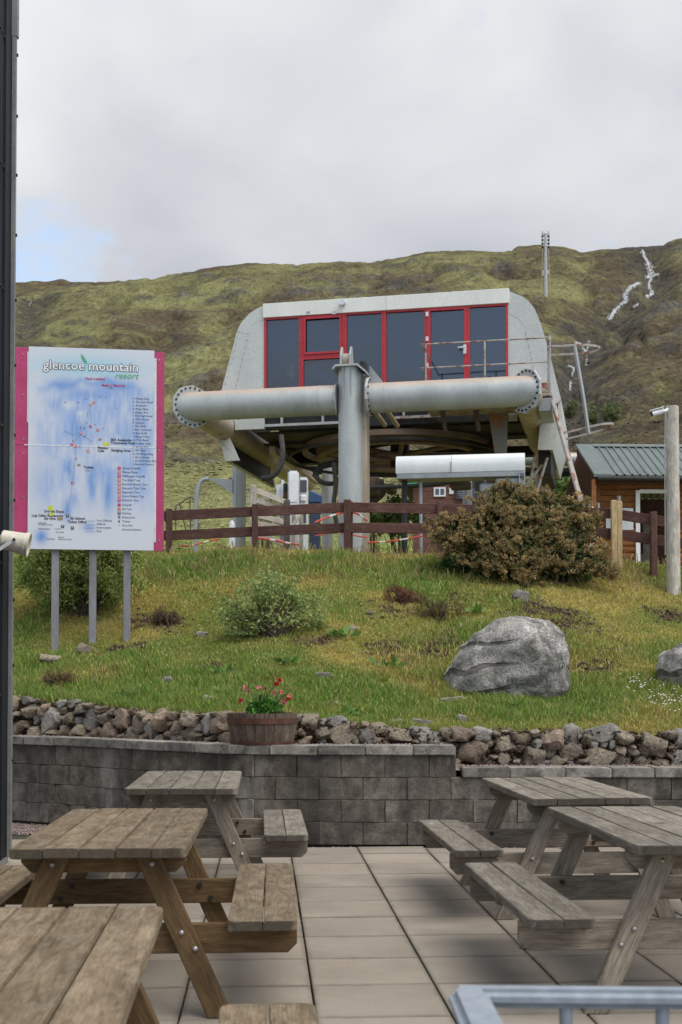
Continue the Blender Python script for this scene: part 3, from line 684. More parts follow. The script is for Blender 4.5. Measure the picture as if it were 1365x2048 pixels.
blocks = [block_mesh(BL-.0014, CH-.0018, .22, q) for q in range(7)]; half = [block_mesh(BL*.5-.006, CH-.006, .22, 20+q) for q in range(3)]
S_STEP = s_of_x(1.0); S0 = s_of_x(-4.6); S1 = s_of_x(4.9)
for c_ in range(4):
    s_ = S_STEP - BL*(.5 if c_ % 2 else 0); s_ -= BL*int((s_-S0)/BL); end = S_STEP if c_ == 3 else S1
    first = True
    while s_ < end-.02:
        L = BL; me = blocks[random.randrange(7)]
        if end - s_ < BL*.75 and c_ == 3: L = BL/2; me = random.choice(half)
        p, a = wall_frame(s_+L/2); o = link('block', me, bw); o.location = p-OW+Vector((0, .006*c_, CH*c_+.002)); o.rotation_euler = (0, 0, a); s_ += L
cop = []
for q in range(6):
    L = random.uniform(.36, .62); bm = MB(); bm.box(-L/2+.002, L/2-.002, -.03, .27, 0, .085); me = bm.mesh('coping_stone', False, .008, 2)
    for v_ in me.vertices: v_.co += Vector((0, .004*mnoise.noise(v_.co*9+Vector((q, 0, 0))), .003*mnoise.noise(v_.co*7)))
    me.materials.append(M['coping']); cop.append((L, me))
def coping(sa, sb, z):
    s_ = sa
    while s_ < sb-.1:
        L, me = random.choice(cop)
        if s_+L > sb+.05: L, me = min(cop, key=lambda c_: abs(c_[0]-(sb-s_)))
        p, a = wall_frame(s_+L/2); o = link('coping_stone', me, bw); o.location = p-OW+Vector((0, 0, z)); o.rotation_euler = (0, 0, a); s_ += L
coping(S0, S_STEP+.02, 4*CH+.002); coping(S_STEP+.1, S1, 3*CH+.002)
# short return stones where the wall steps down
for q, (dx, dy, z) in enumerate(((.05, .12, 3*CH), (.02, .42, 3*CH), (.05, .72, 3*CH))):
    o = link('block', half[q % 3], bw); o.location = Vector((1.04+.0, 11.72+dy, z+.004))-OW; o.rotation_euler = (0, 0, math.pi/2)
# gravel bed between the two walls and at the wall's foot
def strip_mesh(x0, x1, f0, f1, z, n=80):
    X = np.linspace(x0, x1, n); a = np.stack([X, f0(X), np.full(n, z)], -1); b = np.stack([X, f1(X), np.full(n, z)], -1)
    return np.stack([a, b]).reshape(-1, 3), grid_quads(2, n)
gv = []; gq = []
for x0, x1, f0, f1, z in ((-6, 1.05, lambda X: ybw(X)+.1, lambda X: ysw(X)+.15, 4*CH+.06), (1.05, 5.5, lambda X: ybw(X)+.1, lambda X: ysw(X)+.15, 3*CH+.06), (-6, 5.5, lambda X: ybw(X)-.75, lambda X: ybw(X)+.05, -.03)):
    v_, q_ = strip_mesh(x0, x1, f0, f1, z); gq.append(q_+sum(len(k) for k in gv)); gv.append(v_)
tag(link('gravel_bed', np_mesh('gravel_bed', np.concatenate(gv), np.concatenate(gq)), None, 'gravel'), 'pinkish gravel beds along the block wall', 'gravel', kind='structure')
pb = []
def pebbles(n, x0, x1, fa, fb, z):
    X = RNG.uniform(x0, x1, n); k = RNG.random(n); return np.stack([X, fa(X)*(1-k)+fb(X)*k, np.full(n, z)+RNG.uniform(-.003, .004, n)], -1)
pb = np.concatenate([pebbles(2600, -5, 1.0, lambda X: ybw(X)+.24, lambda X: ysw(X), 4*CH+.064), pebbles(2600, 1.06, 4.5, lambda X: ybw(X)+.24, lambda X: ysw(X), 3*CH+.064), pebbles(3800, -5, 4.5, lambda X: ybw(X)-.30, lambda X: ybw(X)-.01, -.026), pebbles(2500, -5, -2, lambda X: ybw(X)-.9, lambda X: ybw(X)-.25, -.026)])
n = len(pb); octa = np.array([[1, 0, 0], [0, 1, 0], [-1, 0, 0], [0, -1, 0], [0, 0, .8], [0, 0, -.8]])
Vp = pb[:, None]+octa[None]*RNG.uniform(.006, .015, (n, 1, 1))*RNG.uniform(.6, 1.3, (n, 6, 1))
i0 = np.arange(n)*6; T = np.concatenate([np.stack([i0+a, i0+(a+1) % 4, i0+4], 1) for a in range(4)]+[np.stack([i0+(a+1) % 4, i0+a, i0+5], 1) for a in range(4)])
pc = np.array([.28, .22, .2])*RNG.uniform(.45, 1.5, (n, 1))+RNG.normal(0, .015, (n, 3))
tag(link('gravel', np_mesh('gravel', Vp, None, T, np.repeat(np.clip(pc, .02, 1), 6, 0)), None, 'tuss'), 'small pinkish gravel chippings beside the block wall', 'gravel', kind='stuff')

# ------------------------------------------------------------------ dry stone wall
dw = empty('dry_stone_wall', (0, float(ysw(0)), .6), 0, 'low rubble wall of rounded field stones holding the grassy bank', 'wall'); OD = Vector(dw.location)
rocks = {k: [] for k in 'abc'}
for q in range(12):
    me = rock_mesh('stone', q+1, 3, .27); k = 'aabc'[q % 4]; me.materials.append(M['stone_'+k]); rocks[k].append(me)
allrocks = rocks['a']+rocks['b']+rocks['c']
xx = np.linspace(-4.5, 4.6, 1500); y2 = ysw(xx); s2 = np.concatenate([[0], np.cumsum(np.hypot(np.diff(xx), np.diff(y2)))])
placed = []
tot = s2[-1]; tries = 0; nst = 0
def try_stone(s_, z, rx, rz, ry=None, mesh=None, slack=.8):
    for (a, b, c_, d_) in placed:
        if ((s_-a)/(rx+c_))**2+((z-b)/(rz+d_))**2 < slack**2: return False
    placed.append((s_, z, rx, rz)); x = float(np.interp(s_, s2, xx)); y = float(ysw(x)); k = .03
    a = math.atan2(float(ysw(x+.03))-float(ysw(x-.03)), .06)
    o = link('stone', mesh or random.choice(allrocks), dw); ry = ry or random.uniform(.12, .17)
    lean = .12*(z-.7)
    o.location = Vector((x, y+.015+lean+random.uniform(-.03, .03), z))-OD
    o.rotation_euler = (random.uniform(-.25, .25), random.uniform(-.3, .3), a+random.uniform(-.3, .3)); o.scale = (rx*1.12, ry, rz*1.12); return True
def base_z(x): return (4*CH+.05) if x < 1.0 else (3*CH+.05)
for sz, cnt in ((.135, 120), (.1, 600), (.075, 2400), (.055, 3600), (.038, 3000)):
    for _ in range(cnt):
        s_ = random.uniform(0, tot); x = float(np.interp(s_, s2, xx)); zb_, zt_ = base_z(x), float(zsw(x))
        rx = sz*random.uniform(.8, 1.35); rz = min(sz*random.uniform(.65, 1.0), (zt_-zb_)*.62)
        z = random.uniform(zb_+rz*.5, max(zb_+rz*.6, zt_-rz*.55+.03))
        if nst > 298: break
        if try_stone(s_, z, rx, rz): nst += 1

n = 5000; sv = RNG.uniform(0, tot, n); xv = np.interp(sv, s2, xx); bz = np.where(xv < 1.0, 4*CH+.05, 3*CH+.05); zv = bz+(zsw(xv)+.03-bz)*RNG.random(n)
yv = ysw(xv)-.06+.12*(zv-.7)+RNG.normal(0, .03, n)+.03
Bq = np.array([[1, 0, 0], [0, 1, 0], [-1, 0, 0], [0, -1, 0], [0, 0, .8], [0, 0, -.8]])[None]*RNG.uniform(.006, .026, (n, 1, 1))*RNG.uniform(.5, 1.3, (n, 6, 1))+np.stack([xv, yv, zv], -1)[:, None]
i0 = np.arange(n)*6; T = np.concatenate([np.stack([i0+a, i0+(a+1) % 4, i0+4], 1) for a in range(4)]+[np.stack([i0+(a+1) % 4, i0+a, i0+5], 1) for a in range(4)])
tag(link('earth_clods', np_mesh('earth_clods', Bq, None, T, np.repeat(np.array([.085, .062, .042])*RNG.uniform(.4, 1.9, (n, 1)), 6, 0)), None, 'tuss'), 'dark earth and chippings packed between the wall stones', 'earth', kind='stuff')
n = 60000; U = RNG.uniform(-.3, .3, n); Y = RNG.uniform(12.7, 20.5, n); X = U*Y; smk = soil_mask(X, Y); ok = RNG.random(n) < smk*.9; X, Y = X[ok], Y[ok]; n = len(X)
Bq = np.array([[1, 0, 0], [0, 1, 0], [-1, 0, 0], [0, -1, 0], [0, 0, 1.], [0, 0, -.8]])[None]*RNG.uniform(.006, .034, (n, 1, 1))*RNG.uniform(.5, 1.3, (n, 6, 1))+np.stack([X, Y, hz(X, Y)], -1)[:, None]
i0 = np.arange(n)*6; T = np.concatenate([np.stack([i0+a, i0+(a+1) % 4, i0+4], 1) for a in range(4)]+[np.stack([i0+(a+1) % 4, i0+a, i0+5], 1) for a in range(4)])
tag(link('bare_earth', np_mesh('bare_earth', Bq, None, T, np.repeat(np.array([.095, .068, .045])*RNG.uniform(.35, 1.8, (n, 1)), 6, 0)), None, 'tuss'), 'crumbly bare earth showing through the grass of the bank', 'earth', kind='stuff')

# ------------------------------------------------------------------ boulders and stones on the bank
def silhouette_rock(name, poly, Y, depth, mat, label, seed, sub=5, yaw=0, rough=.05, strata=None):
    """poly: outline in photo points, put at distance Y; the body is as deep as `depth` (half)"""
    pts = [P(a, b, Y) for a, b in poly]; cx = sum(p.x for p in pts)/len(pts); cz = sum(p.z for p in pts)/len(pts)
    pl = [(p.x-cx, p.z-cz) for p in pts]
    ang = sorted((math.atan2(b, a), math.hypot(a, b)) for a, b in pl); an = np.array([a for a, _ in ang]); rr = np.array([r for _, r in ang])
    an = np.concatenate([an-2*math.pi, an, an+2*math.pi]); rr = np.tile(rr, 3)
    bm = bmesh.new(); bmesh.ops.create_icosphere(bm, subdivisions=sub, radius=1); o = Vector((seed*3.3, seed*1.1, seed))
    for v_ in bm.verts:
        d = v_.co.copy(); h_ = math.hypot(d.x, d.z); th = math.atan2(d.z, d.x); r = float(np.interp(th, an, rr))
        hh_ = h_**.62                                     # fuller than an ellipsoid
        q = Vector((math.cos(th)*r*hh_, math.copysign(abs(d.y)**.8, d.y)*depth, math.sin(th)*r*hh_))
        nrm = d
        k = rough*(1.3*mnoise.noise(q*1.6+o)+.8*mnoise.noise(q*4+o)+.45*mnoise.noise(q*10+o)+.2*mnoise.noise(q*25+o))
        if strata:
            f = q.x*strata[0]+q.z*strata[1]+q.y*.2; k += strata[2]*(abs(((f*strata[3]+.3*mnoise.noise(q*2)) % 1)-.5)-.25)*max(0, min(1, .9-(q.x+.1)*1.6))
        v_.co = q+nrm*k
    me = bpy.data.meshes.new(name); bm.to_mesh(me); bm.free(); me.polygons.foreach_set('use_smooth', np.ones(len(me.polygons), bool)); me.materials.append(M[mat])
    ob = link(name, me); ob.location = (cx, Y, cz); ob.rotation_euler = (0, 0, yaw); return tag(ob, label, 'boulder')
silhouette_rock('boulder', [(888, 1394), (889, 1372), (897, 1345), (922, 1302), (948, 1267), (978, 1243), (1010, 1236), (1060, 1243), (1100, 1254), (1122, 1268), (1132, 1300), (1133, 1340), (1130, 1380), (1115, 1415), (1050, 1425), (980, 1420), (920, 1412)], 14.75, .62, 'boulder', 'big grey lichen spotted boulder sitting on the grass bank', 3, 6, .0, .05, (-.45, .9, .06, 4.2))
silhouette_rock('boulder', [(1322, 1345), (1326, 1320), (1338, 1300), (1360, 1287), (1395, 1283), (1425, 1300), (1440, 1340), (1435, 1385), (1400, 1395), (1350, 1392), (1328, 1375)], 14.9, .4, 'boulder', 'pale grey boulder cut off by the right edge of the photo', 9, 5, 0, .055)
SM = [(335, 1364, 12, 9, 'c', 'small round stone in the grass left of the barrel'), (425, 1401, 17, 10, 'c', 'flat grey stone in the grass just left of the barrel'), (645, 1352, 16, 8, 'c', 'pale flat stone in the grass above the barrel'), (668, 1408, 17, 9, 'b', 'brownish stone in the grass right of the barrel'), (1043, 1193, 16, 13, 'c', 'grey stone at the foot of the brown gorse'), (700, 1258, 11, 6, 'c', 'small pale stone in mid slope right of the shrub'), (405, 1269, 13, 6, 'c', 'flat grey stone in the grass left of the shrub'), (100, 1318, 30, 13, 'a', 'rough rock at the foot of the leftmost sign post'), (170, 1299, 15, 10, 'a', 'rough rock at the foot of the middle sign post'), (740, 1225, 9, 6, 'a', 'little stone near the red brown heather clump'), (795, 1445, 13, 6, 'c', 'white stone lying on the bank edge, left of a pair'), (845, 1444, 18, 6, 'c', 'white stone lying on the bank edge, right of a pair'), (925, 1437, 10, 8, 'c', 'small stone in the grass below the big boulder'), (265, 1372, 10, 5, 'a', 'small half buried stone left of the round stone'), (500, 1433, 14, 8, 'a', 'stone on the bank edge behind the barrel'), (905, 1400, 22, 7, 'c', 'flat slab of rock at the lower left of the big boulder')]
for a, b, rx, rz, k, lb in SM:
    q = hit(a, b+rz*.6); o = link('loose_stone', random.choice(rocks[k])); s_ = q.y/F
    o.location = q+Vector((0, .0, rz*s_*.35)); o.scale = (rx*s_*1.1, rx*s_*.9, rz*s_*1.25); o.rotation_euler = (0, random.uniform(-.2, .2), random.uniform(0, 3)); o.rotation_euler[2] = random.uniform(-.4, .4); tag(o, lb, 'stone', 'loose stones on the bank')

# ------------------------------------------------------------------ grass on the bank
def grass(n):
    U = RNG.uniform(-.35, .38, n); k = RNG.random(n); Y = 12.62*(23.5/12.62)**k
    ys_ = np.array(ysw(np.clip(U*Y, -7.9, 7.9))); ok = Y > ys_+.02; U, Y, ys_ = U[ok], Y[ok], ys_[ok]; X = U*Y
    smk = soil_mask(X, Y); clump = fbm(X*1.6, Y*1.6, 61, 4); lush = sstep(-.08, .14, fbm(X*.55, Y*.55, 66, 3)+.35*np.exp(-((Y-ys_-1.2)/1.3)**2)-.06)
    ok = RNG.random(len(X)) > smk*.82; X, Y, clump, lush, ys_ = X[ok], Y[ok], clump[ok], lush[ok], ys_[ok]; n = len(X)
    Z = hz(X, Y)-.008
    h = (.03+.05*lush+.11*np.clip(clump, 0, 1))*RNG.uniform(.45, 1.4, n)*(1+.45*sstep(19.4, 20.4, Y))
    edge = np.exp(-((Y-ys_)/.25)**2); h *= 1+.25*edge
    w_ = RNG.uniform(.0035, .0075, n)*(Y/15)
    th = RNG.uniform(0, 6.28, n); lean = RNG.uniform(.1, .75, n); la = RNG.uniform(0, 6.28, n)
    wx, wy = np.cos(th)*w_, np.sin(th)*w_; lx, ly = np.cos(la)*lean*h, np.sin(la)*lean*h
    ly -= .15*h*edge
    b = np.stack([X, Y, Z], -1); wv_ = np.stack([wx, wy, 0*wx], -1)
    mid = b+np.stack([lx*.35, ly*.35, h*.6], -1); tip = b+np.stack([lx, ly, h], -1)
    Vv = np.stack([b-wv_, b+wv_, mid+wv_*.75, mid-wv_*.75, tip], 1).reshape(-1, 3)
    i0 = np.arange(n)*5; Q = np.stack([i0, i0+1, i0+2, i0+3], 1); T = np.stack([i0+3, i0+2, i0+4], 1)
    yl_ = np.clip(.33+2.2*fbm(X*.9, Y*.9, 51, 4)-.55*(lush-.4)+RNG.normal(0, .2, n), 0, 1)[:, None]
    st = (RNG.random(n) < .10+.14*yl_[:, 0])[:, None]
    c = np.array([.20, .31, .055])*(1-yl_)+np.array([.46, .38, .10])*yl_
    c = np.where(st, np.array([.56, .46, .22]), c)*RNG.uniform(.6, 1.3, (n, 1))
    rb = (RNG.random(n) < .03+.22*sstep(.12, .3, fbm(X*1.4, Y*1.4, 71, 4)))[:, None]; c = np.where(rb, np.array([.34, .2, .07])*RNG.uniform(.5, 1.2, (n, 1)), c)
    tag(link('grass', np_mesh('grass', Vv, Q, T, np.repeat(c, 5, 0)), None, 'grass_blade'), 'short mixed green and yellow grass covering the bank', 'grass', kind='stuff')
grass(520000)
# taller seed stalks along the crest and daisies on the right
n = 900; U = RNG.uniform(-.16, .27, n); Y = RNG.uniform(19.2, 21.6, n); X = U*Y; Z = hz(X, Y); h = RNG.uniform(.08, .22, n)
lx = RNG.normal(0, .05, n); b = np.stack([X, Y, Z], -1); tip = b+np.stack([lx, lx*.5, h], -1); w_ = np.array([.004, 0, 0])
Vv = np.stack([b-w_, b+w_, tip+w_*1.6, tip-w_*1.6], 1).reshape(-1, 3)
tag(link('grass_stalks', np_mesh('grass_stalks', Vv, np.arange(n*4).reshape(n, 4), None, np.repeat(np.array([.33, .25, .12])*RNG.uniform(.5, 1.2, (n, 1)), 4, 0)), None, 'grass_blade'), 'straw coloured seed stalks along the crest of the bank', 'grass', kind='stuff')
ds = []
for cx_, cy_, sx_, sy_, k in ((1345, 1415, 22, 10, 60), (1310, 1385, 30, 8, 45), (1355, 1370, 18, 10, 20), (1270, 1380, 20, 8, 10)):
    for _ in range(k):
        q = hit(random.gauss(cx_, sx_), random.gauss(cy_, sy_)); r_ = random.uniform(.008, .014); z = q.z+random.uniform(.05, .11)
        m = len(ds); ds += [(q.x-r_, q.y, z), (q.x, q.y-r_, z+.003), (q.x+r_, q.y, z+.006), (q.x, q.y+r_, z+.009)]
tag(link('daisies', np_mesh('daisies', ds, np.arange(len(ds)).reshape(-1, 4)), None, 'plain_white'), 'white daisies scattered in the grass below the right boulder', 'daisies', kind='stuff')
# leafy weeds
def weed(px_, py_, size, label):
    q = hit(px_, py_); o = empty('leafy_weed', q, 0, label, 'weed', 'broad leaved weeds on the bank'); n = 26
    for sub in range(1):
        d = rand_dirs(n); d[:, 2] = np.abs(d[:, 2])*.6+.15; d /= np.linalg.norm(d, axis=1, keepdims=True); L = size*RNG.uniform(.16, .36, (n, 1))
        C = d*L*1.1+np.array([0, 0, .03])+RNG.normal(0, size*.22, (n, 3))*np.array([1, 1, .15]); c = np.array([.15, .26, .06])*RNG.uniform(.6, 1.4, (n, 1))
        link('leaves', leaf_mesh('leaves', C, d*L*.9, perp(d)*L*.42, c), o, 'leaf')
for a, b, s_, lb in ((682, 1278, .3, 'leafy green weed below the sage green shrub'), (780, 1338, .26, 'leafy green weed left of the big boulder'), (700, 1435, .2, 'low weed on the bank edge right of the barrel'), (250, 1405, .25, 'dark green weed on top of the stone wall, left'), (1035, 1420, .24, 'round leaved weed in front of the big boulder'), (575, 1330, .2, 'small weed in the grass below the shrub'), (870, 1215, .2, 'pale leaved weed beside the brown heather clump'), (955, 1230, .24, 'pale leaved weed above the big boulder'), (440, 1352, .22, 'upright leafy weed above the barrel'), (905, 1360, .2, 'leafy weed against the left side of the big boulder')):
    weed(a, b, s_, lb)

# ------------------------------------------------------------------ shrubs
def shrub(name, label, cat, base, lobes, nclump, nleaf, lsize, c1, c2, spread=.13, stems=9, aspect=.42, up=.25, part='crown', group=None, jitter=.35, core=None):
    """lobes: (dx, dy, dz, rx, ry, rz) around base; leaves in clumps near the lobes' surface"""
    o = empty(name, base, 0, label, cat, group); lob = np.array(lobes); vol = lob[:, 3]*lob[:, 5]; pk = RNG.choice(len(lob), nclump, p=vol/vol.sum())
    d = rand_dirs(nclump); rr_ = RNG.uniform(.45, 1.05, (nclump, 1))**.6
    cc = lob[pk, :3]+d*rr_*lob[pk, 3:]; cc[:, 2] = np.maximum(cc[:, 2], .04)
    k = RNG.integers(0, nclump, nleaf); pos = cc[k]+RNG.normal(0, spread, (nleaf, 3))*RNG.uniform(.4, 1, (nleaf, 1)); pos[:, 2] = np.maximum(pos[:, 2], .02)
    a = rand_dirs(nleaf)*.8+np.array([0, 0, up]); a /= np.linalg.norm(a, axis=1, keepdims=True); L = lsize*RNG.uniform(.6, 1.35, (nleaf, 1))
    ct = RNG.random((nclump, 1))[k]*.6+RNG.random((nleaf, 1))*.4; colr = (np.array(c1)*(1-ct)+np.array(c2)*ct)*RNG.uniform(.7, 1.25, (nleaf, 1))
    link(part, leaf_mesh(part, pos, a*L, perp(a)*L*aspect, colr), o, 'leaf')
    mb = MB(); tips = cc[RNG.choice(nclump, min(stems*5, nclump), replace=False)]
    for i, tp in enumerate(tips):
        b = Vector((RNG.normal(0, .06), RNG.normal(0, .06), -.05)); tp = Vector(tp); md = b.lerp(tp, .5)+Vector((RNG.normal(0, .05), RNG.normal(0, .05), .08))
        mb.tube(curve_pts([b, md, tp], 5), [.012*(1-.75*j/10)+.002 for j in range(11)], 5, False)
    mb.obj('branches', 'bark', o); return o
b0 = hit(165, 1250); b0.y += .35; b0.z = gz(b0.x, b0.y)
k = b0.y/F
shrub('willow_bush', 'tall leafy green willow bush growing behind the sign posts', 'bush', b0, [(-.45, 0, .55, .5, .45, .5), (.0, .0, .75, .55, .5, .65), (.45, 0, .6, .42, .45, .5), (-.75, 0, .75, .3, .35, .5), (-.3, .1, 1.1, .45, .4, .35), (.35, .1, 1.1, .4, .4, .3)], 330, 19000, .03, (.15, .23, .05), (.46, .55, .17), .085, 14)
b0 = hit(545, 1272)
shrub('sage_shrub', 'sage green shrub growing in the middle of the bank', 'shrub', b0, [(-.36, 0, .26, .3, .3, .28), (-.18, 0, .42, .34, .3, .3), (.10, .1, .36, .32, .3, .32), (.45, .15, .34, .26, .25, .28), (-.45, 0, .15, .22, .2, .16), (-.05, .1, .62, .36, .25, .2), (.3, .1, .6, .22, .2, .16)], 120, 5200, .027, (.14, .21, .055), (.42, .5, .19), .085, 12)
for a, b, s_, lb, c1, c2 in ((806, 1208, 1., 'rusty red heather clump in the middle of the bank', (.10, .035, .022), (.22, .085, .05)), (880, 1238, 1.25, 'brown green heather clump right of the red one', (.07, .06, .02), (.17, .12, .04)), (120, 1372, .7, 'dry brown grass tuft at the foot of the bank, left', (.12, .075, .03), (.25, .18, .08)), (335, 1250, .75, 'dark brown dead grass tuft beside the right sign post', (.06, .04, .02), (.16, .1, .05)), (500, 1070, .7, 'low green clump under the fence, left of the pillar', (.08, .14, .03), (.16, .22, .06)), (740, 1088, .6, 'dark green plant growing at the foot of the front pillar', (.05, .09, .02), (.12, .18, .05))):
    q = hit(a, b); shrub('heather_clump', lb, 'heather', q, [(-.12*s_, 0, .12*s_, .16*s_, .16*s_, .14*s_), (.1*s_, 0, .1*s_, .17*s_, .15*s_, .12*s_)], 60, 1600, .03, c1, c2, .045*s_, 3, .12, .9, 'foliage')
# the gorse: tan, olive and brown flower heads over dark wood
g0 = hit(1035, 1178); g0.y += .75; g0.z = gz(g0.x, g0.y)
gor = empty('gorse_bush', g0, 0, 'large gorse bush covered in faded brown flowers in front of the fence', 'bush')
LB = [(925, 1066, 44, 34, 0), (985, 1012, 46, 30, .1), (1040, 1000, 38, 24, .1), (960, 1050, 50, 34, -.1), (1015, 1045, 56, 36, -.15), (1095, 1022, 46, 28, .15), (1070, 1055, 60, 34, -.15), (1135, 1045, 44, 34, 0), (1030, 1090, 62, 38, -.3), (1095, 1090, 52, 36, -.25), (955, 1100, 48, 32, -.3), (1000, 1125, 52, 30, -.4), (1060, 1140, 50, 36, -.5), (890, 1058, 30, 22, 0), (876, 1080, 22, 16, -.1), (1150, 1075, 32, 36, -.1), (1115, 1125, 34, 26, -.4), (1150, 1120, 20, 24, -.4), (1175, 1050, 20, 20, .1), (1160, 1015, 22, 16, .2), (1190, 1100, 18, 18, -.3), (1200, 1135, 18, 14, -.4), (1222, 1152, 13, 12, -.5), (1010, 985, 22, 12, .1), (1080, 1000, 20, 12, .2), (1050, 1165, 28, 14, -.6), (910, 1105, 26, 16, -.2)]
C = []; tint = []
for a, b, rx, rz, dy in LB:
    yy_ = g0.y+dy; c = np.array(P(a, b, yy_)-g0); s_ = yy_/F; npf = int(rx*rz*.0085)+4
    for _ in range(npf):                                  # rounded tufts on the surface of each lobe
        d = rand_dirs(1)[0]; d[1] = -abs(d[1]) if random.random() < .82 else abs(d[1]); k = random.uniform(.7, 1.12)
        pc_ = c+d*k*np.array([rx*s_, .4*rx*s_+.14, rz*s_]); rp = random.uniform(.06, .125); m = 15; dd = rand_dirs(m); dd[:, 2] += .25; dd[:, 1] -= .2
        C.append(pc_+dd*rp*RNG.uniform(.7, 1.1, (m, 1))*np.array([1.1, 1, .9])); tint.append(np.full((m, 1), random.gauss(0, .28)))
for _ in range(70):                                       # stray shoots that break the outline
    a, b, rx, rz, dy = random.choice(LB); yy_ = g0.y+dy; s_ = yy_/F; th = random.uniform(-.4, math.pi+.4); k = random.uniform(1.1, 1.5)
    c0_ = np.array(P(a, b, yy_)-g0); tip = c0_+np.array([math.cos(th)*rx*s_*k, random.uniform(-.3, .1), math.sin(th)*rz*s_*k]); m = 7
    C.append(c0_+(tip-c0_)*np.linspace(.75, 1, m)[:, None]+RNG.normal(0, .014, (m, 3))); tint.append(np.full((m, 1), random.gauss(-.05, .25)))
C = np.concatenate(C); tint = np.concatenate(tint); n = len(C); per = 22
pos = np.repeat(C, per, 0); off = rand_dirs(n*per)*np.repeat(RNG.uniform(.018, .045, (n, 1)), per, 0)*RNG.uniform(.3, 1, (n*per, 1))**.5
a = off/np.linalg.norm(off, axis=1, keepdims=True)*.6+rand_dirs(n*per)*.5+np.array([0, 0, .2]); a /= np.linalg.norm(a, axis=1, keepdims=True); L = RNG.uniform(.010, .021, (n*per, 1))
ct = np.repeat(np.clip(.45+RNG.normal(0, .16, (n, 1))+tint, 0, 1), per, 0); pal = np.array([[.10, .115, .03], [.23, .19, .072], [.40, .29, .14], [.50, .345, .14], [.62, .48, .26]])
f = ct[:, 0]*2.6+RNG.random(n*per)*1.4; i = np.clip(f.astype(int), 0, 3); fr = np.clip(f-i, 0, 1)[:, None]; cc = (pal[i]*(1-fr)+pal[i+1]*fr)*RNG.uniform(.6, 1.25, (n*per, 1))
link('flower_heads', leaf_mesh('flower_heads', pos+off, a*L, perp(a)*L*.5, cc), gor, 'leaf')
# inner dark green spines and wood
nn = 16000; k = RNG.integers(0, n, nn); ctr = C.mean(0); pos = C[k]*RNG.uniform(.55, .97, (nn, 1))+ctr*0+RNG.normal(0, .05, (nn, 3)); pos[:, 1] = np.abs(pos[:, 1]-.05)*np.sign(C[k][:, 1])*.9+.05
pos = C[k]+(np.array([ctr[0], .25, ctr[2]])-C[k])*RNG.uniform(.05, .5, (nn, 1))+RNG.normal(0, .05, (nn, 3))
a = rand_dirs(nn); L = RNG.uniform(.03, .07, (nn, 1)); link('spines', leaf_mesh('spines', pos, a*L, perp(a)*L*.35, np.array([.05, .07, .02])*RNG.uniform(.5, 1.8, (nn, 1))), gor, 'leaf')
mb = MB()
for q in C[RNG.choice(n, 70, replace=False)]:
    q = Vector(q); b = Vector((RNG.normal(0, .25), .1, -.05)); mb.tube(curve_pts([b, b.lerp(q, .5)+Vector((0, 0, .1)), q], 4), [.025*(1-.8*j/8)+.003 for j in range(9)], 5, False)
mb.obj('branches', 'bark', gor)
# ferns and nettles at the gorse's foot
for a, b, s_, lb in ((930, 1148, .9, 'dark green bracken at the left foot of the gorse'), (1120, 1165, 1., 'dark green nettles at the right foot of the gorse'), (1000, 1160, .7, 'low green nettles under the front of the gorse')):
    q = hit(a, b); shrub('nettle_patch', lb, 'nettles', q, [(-.25*s_, 0, .1, .25*s_, .15, .14), (.2*s_, 0, .1, .28*s_, .15, .13)], 50, 1700, .03, (.03, .07, .012), (.09, .17, .03), .06, 3, .4, .4, 'foliage')
# scrub beyond the station
def far_shrub(px_, py_, Y, wpx, hpx, lb, c1, c2, nl=2500, cat='bush', name='scrub_bush', ls=.06):
    if Y > 100: Y = hit(px_, py_, True, 45).y+1
    q = P(px_, py_, Y); z = gz(q.x, q.y); s_ = Y/F; w_, h_ = wpx*s_/2, hpx*s_; q.z = z; top = P(px_, py_-hpx, Y).z-z; lo = max(P(px_, py_, Y).z-z, 0)
    lobs = [(random.uniform(-.5, .5)*w_, random.uniform(-.3, .3)*w_, lo+(top-lo)*random.uniform(.25, .7), w_*random.uniform(.35, .6), w_*.5, (top-lo)*random.uniform(.22, .35)) for _ in range(7)]
    lobs.append((0, 0, lo+(top-lo)*.5, w_*.7, w_*.5, (top-lo)*.42)); shrub(name, lb, cat, q, lobs, 90, nl, ls, c1, c2, .12*w_, 5, .5)
G1, G2 = (.07, .13, .03), (.23, .32, .085)
far_shrub(1125, 1010, 38, 110, 85, 'bright green bush behind the right lift leg', G1, G2, 4200, ls=.07)
far_shrub(800, 1070, 29, 120, 80, 'green bush behind the fence right of the front pillar', G1, G2, 3600)
far_shrub(745, 1050, 34, 50, 60, 'small green bush behind the front pillar', G1, G2, 1600)
far_shrub(1040, 1040, 33, 90, 60, 'green bush hidden behind the gorse', G1, G2, 1600)
far_shrub(540, 1040, 36, 60, 40, 'low green bush behind the wooden gate', G1, G2, 1600)
far_shrub(1225, 845, 190, 55, 42, 'pale green birch scrub on the lower hillside', (.12, .15, .055), (.22, .26, .1), 1400, 'tree', 'birch_scrub', .3)
far_shrub(1185, 855, 175, 28, 45, 'small birch below the lift hoops on the hillside', (.13, .17, .055), (.24, .28, .1), 800, 'tree', 'birch_scrub', .3)
far_shrub(1140, 840, 185, 40, 40, 'dull green scrub beside the stream on the hillside', (.11, .13, .055), (.19, .21, .09), 700, 'tree', 'birch_scrub', .3)
far_shrub(1110, 880, 150, 50, 40, 'dull green scrub below the stream', (.11, .13, .055), (.19, .21, .09), 700, 'tree', 'birch_scrub', .3)
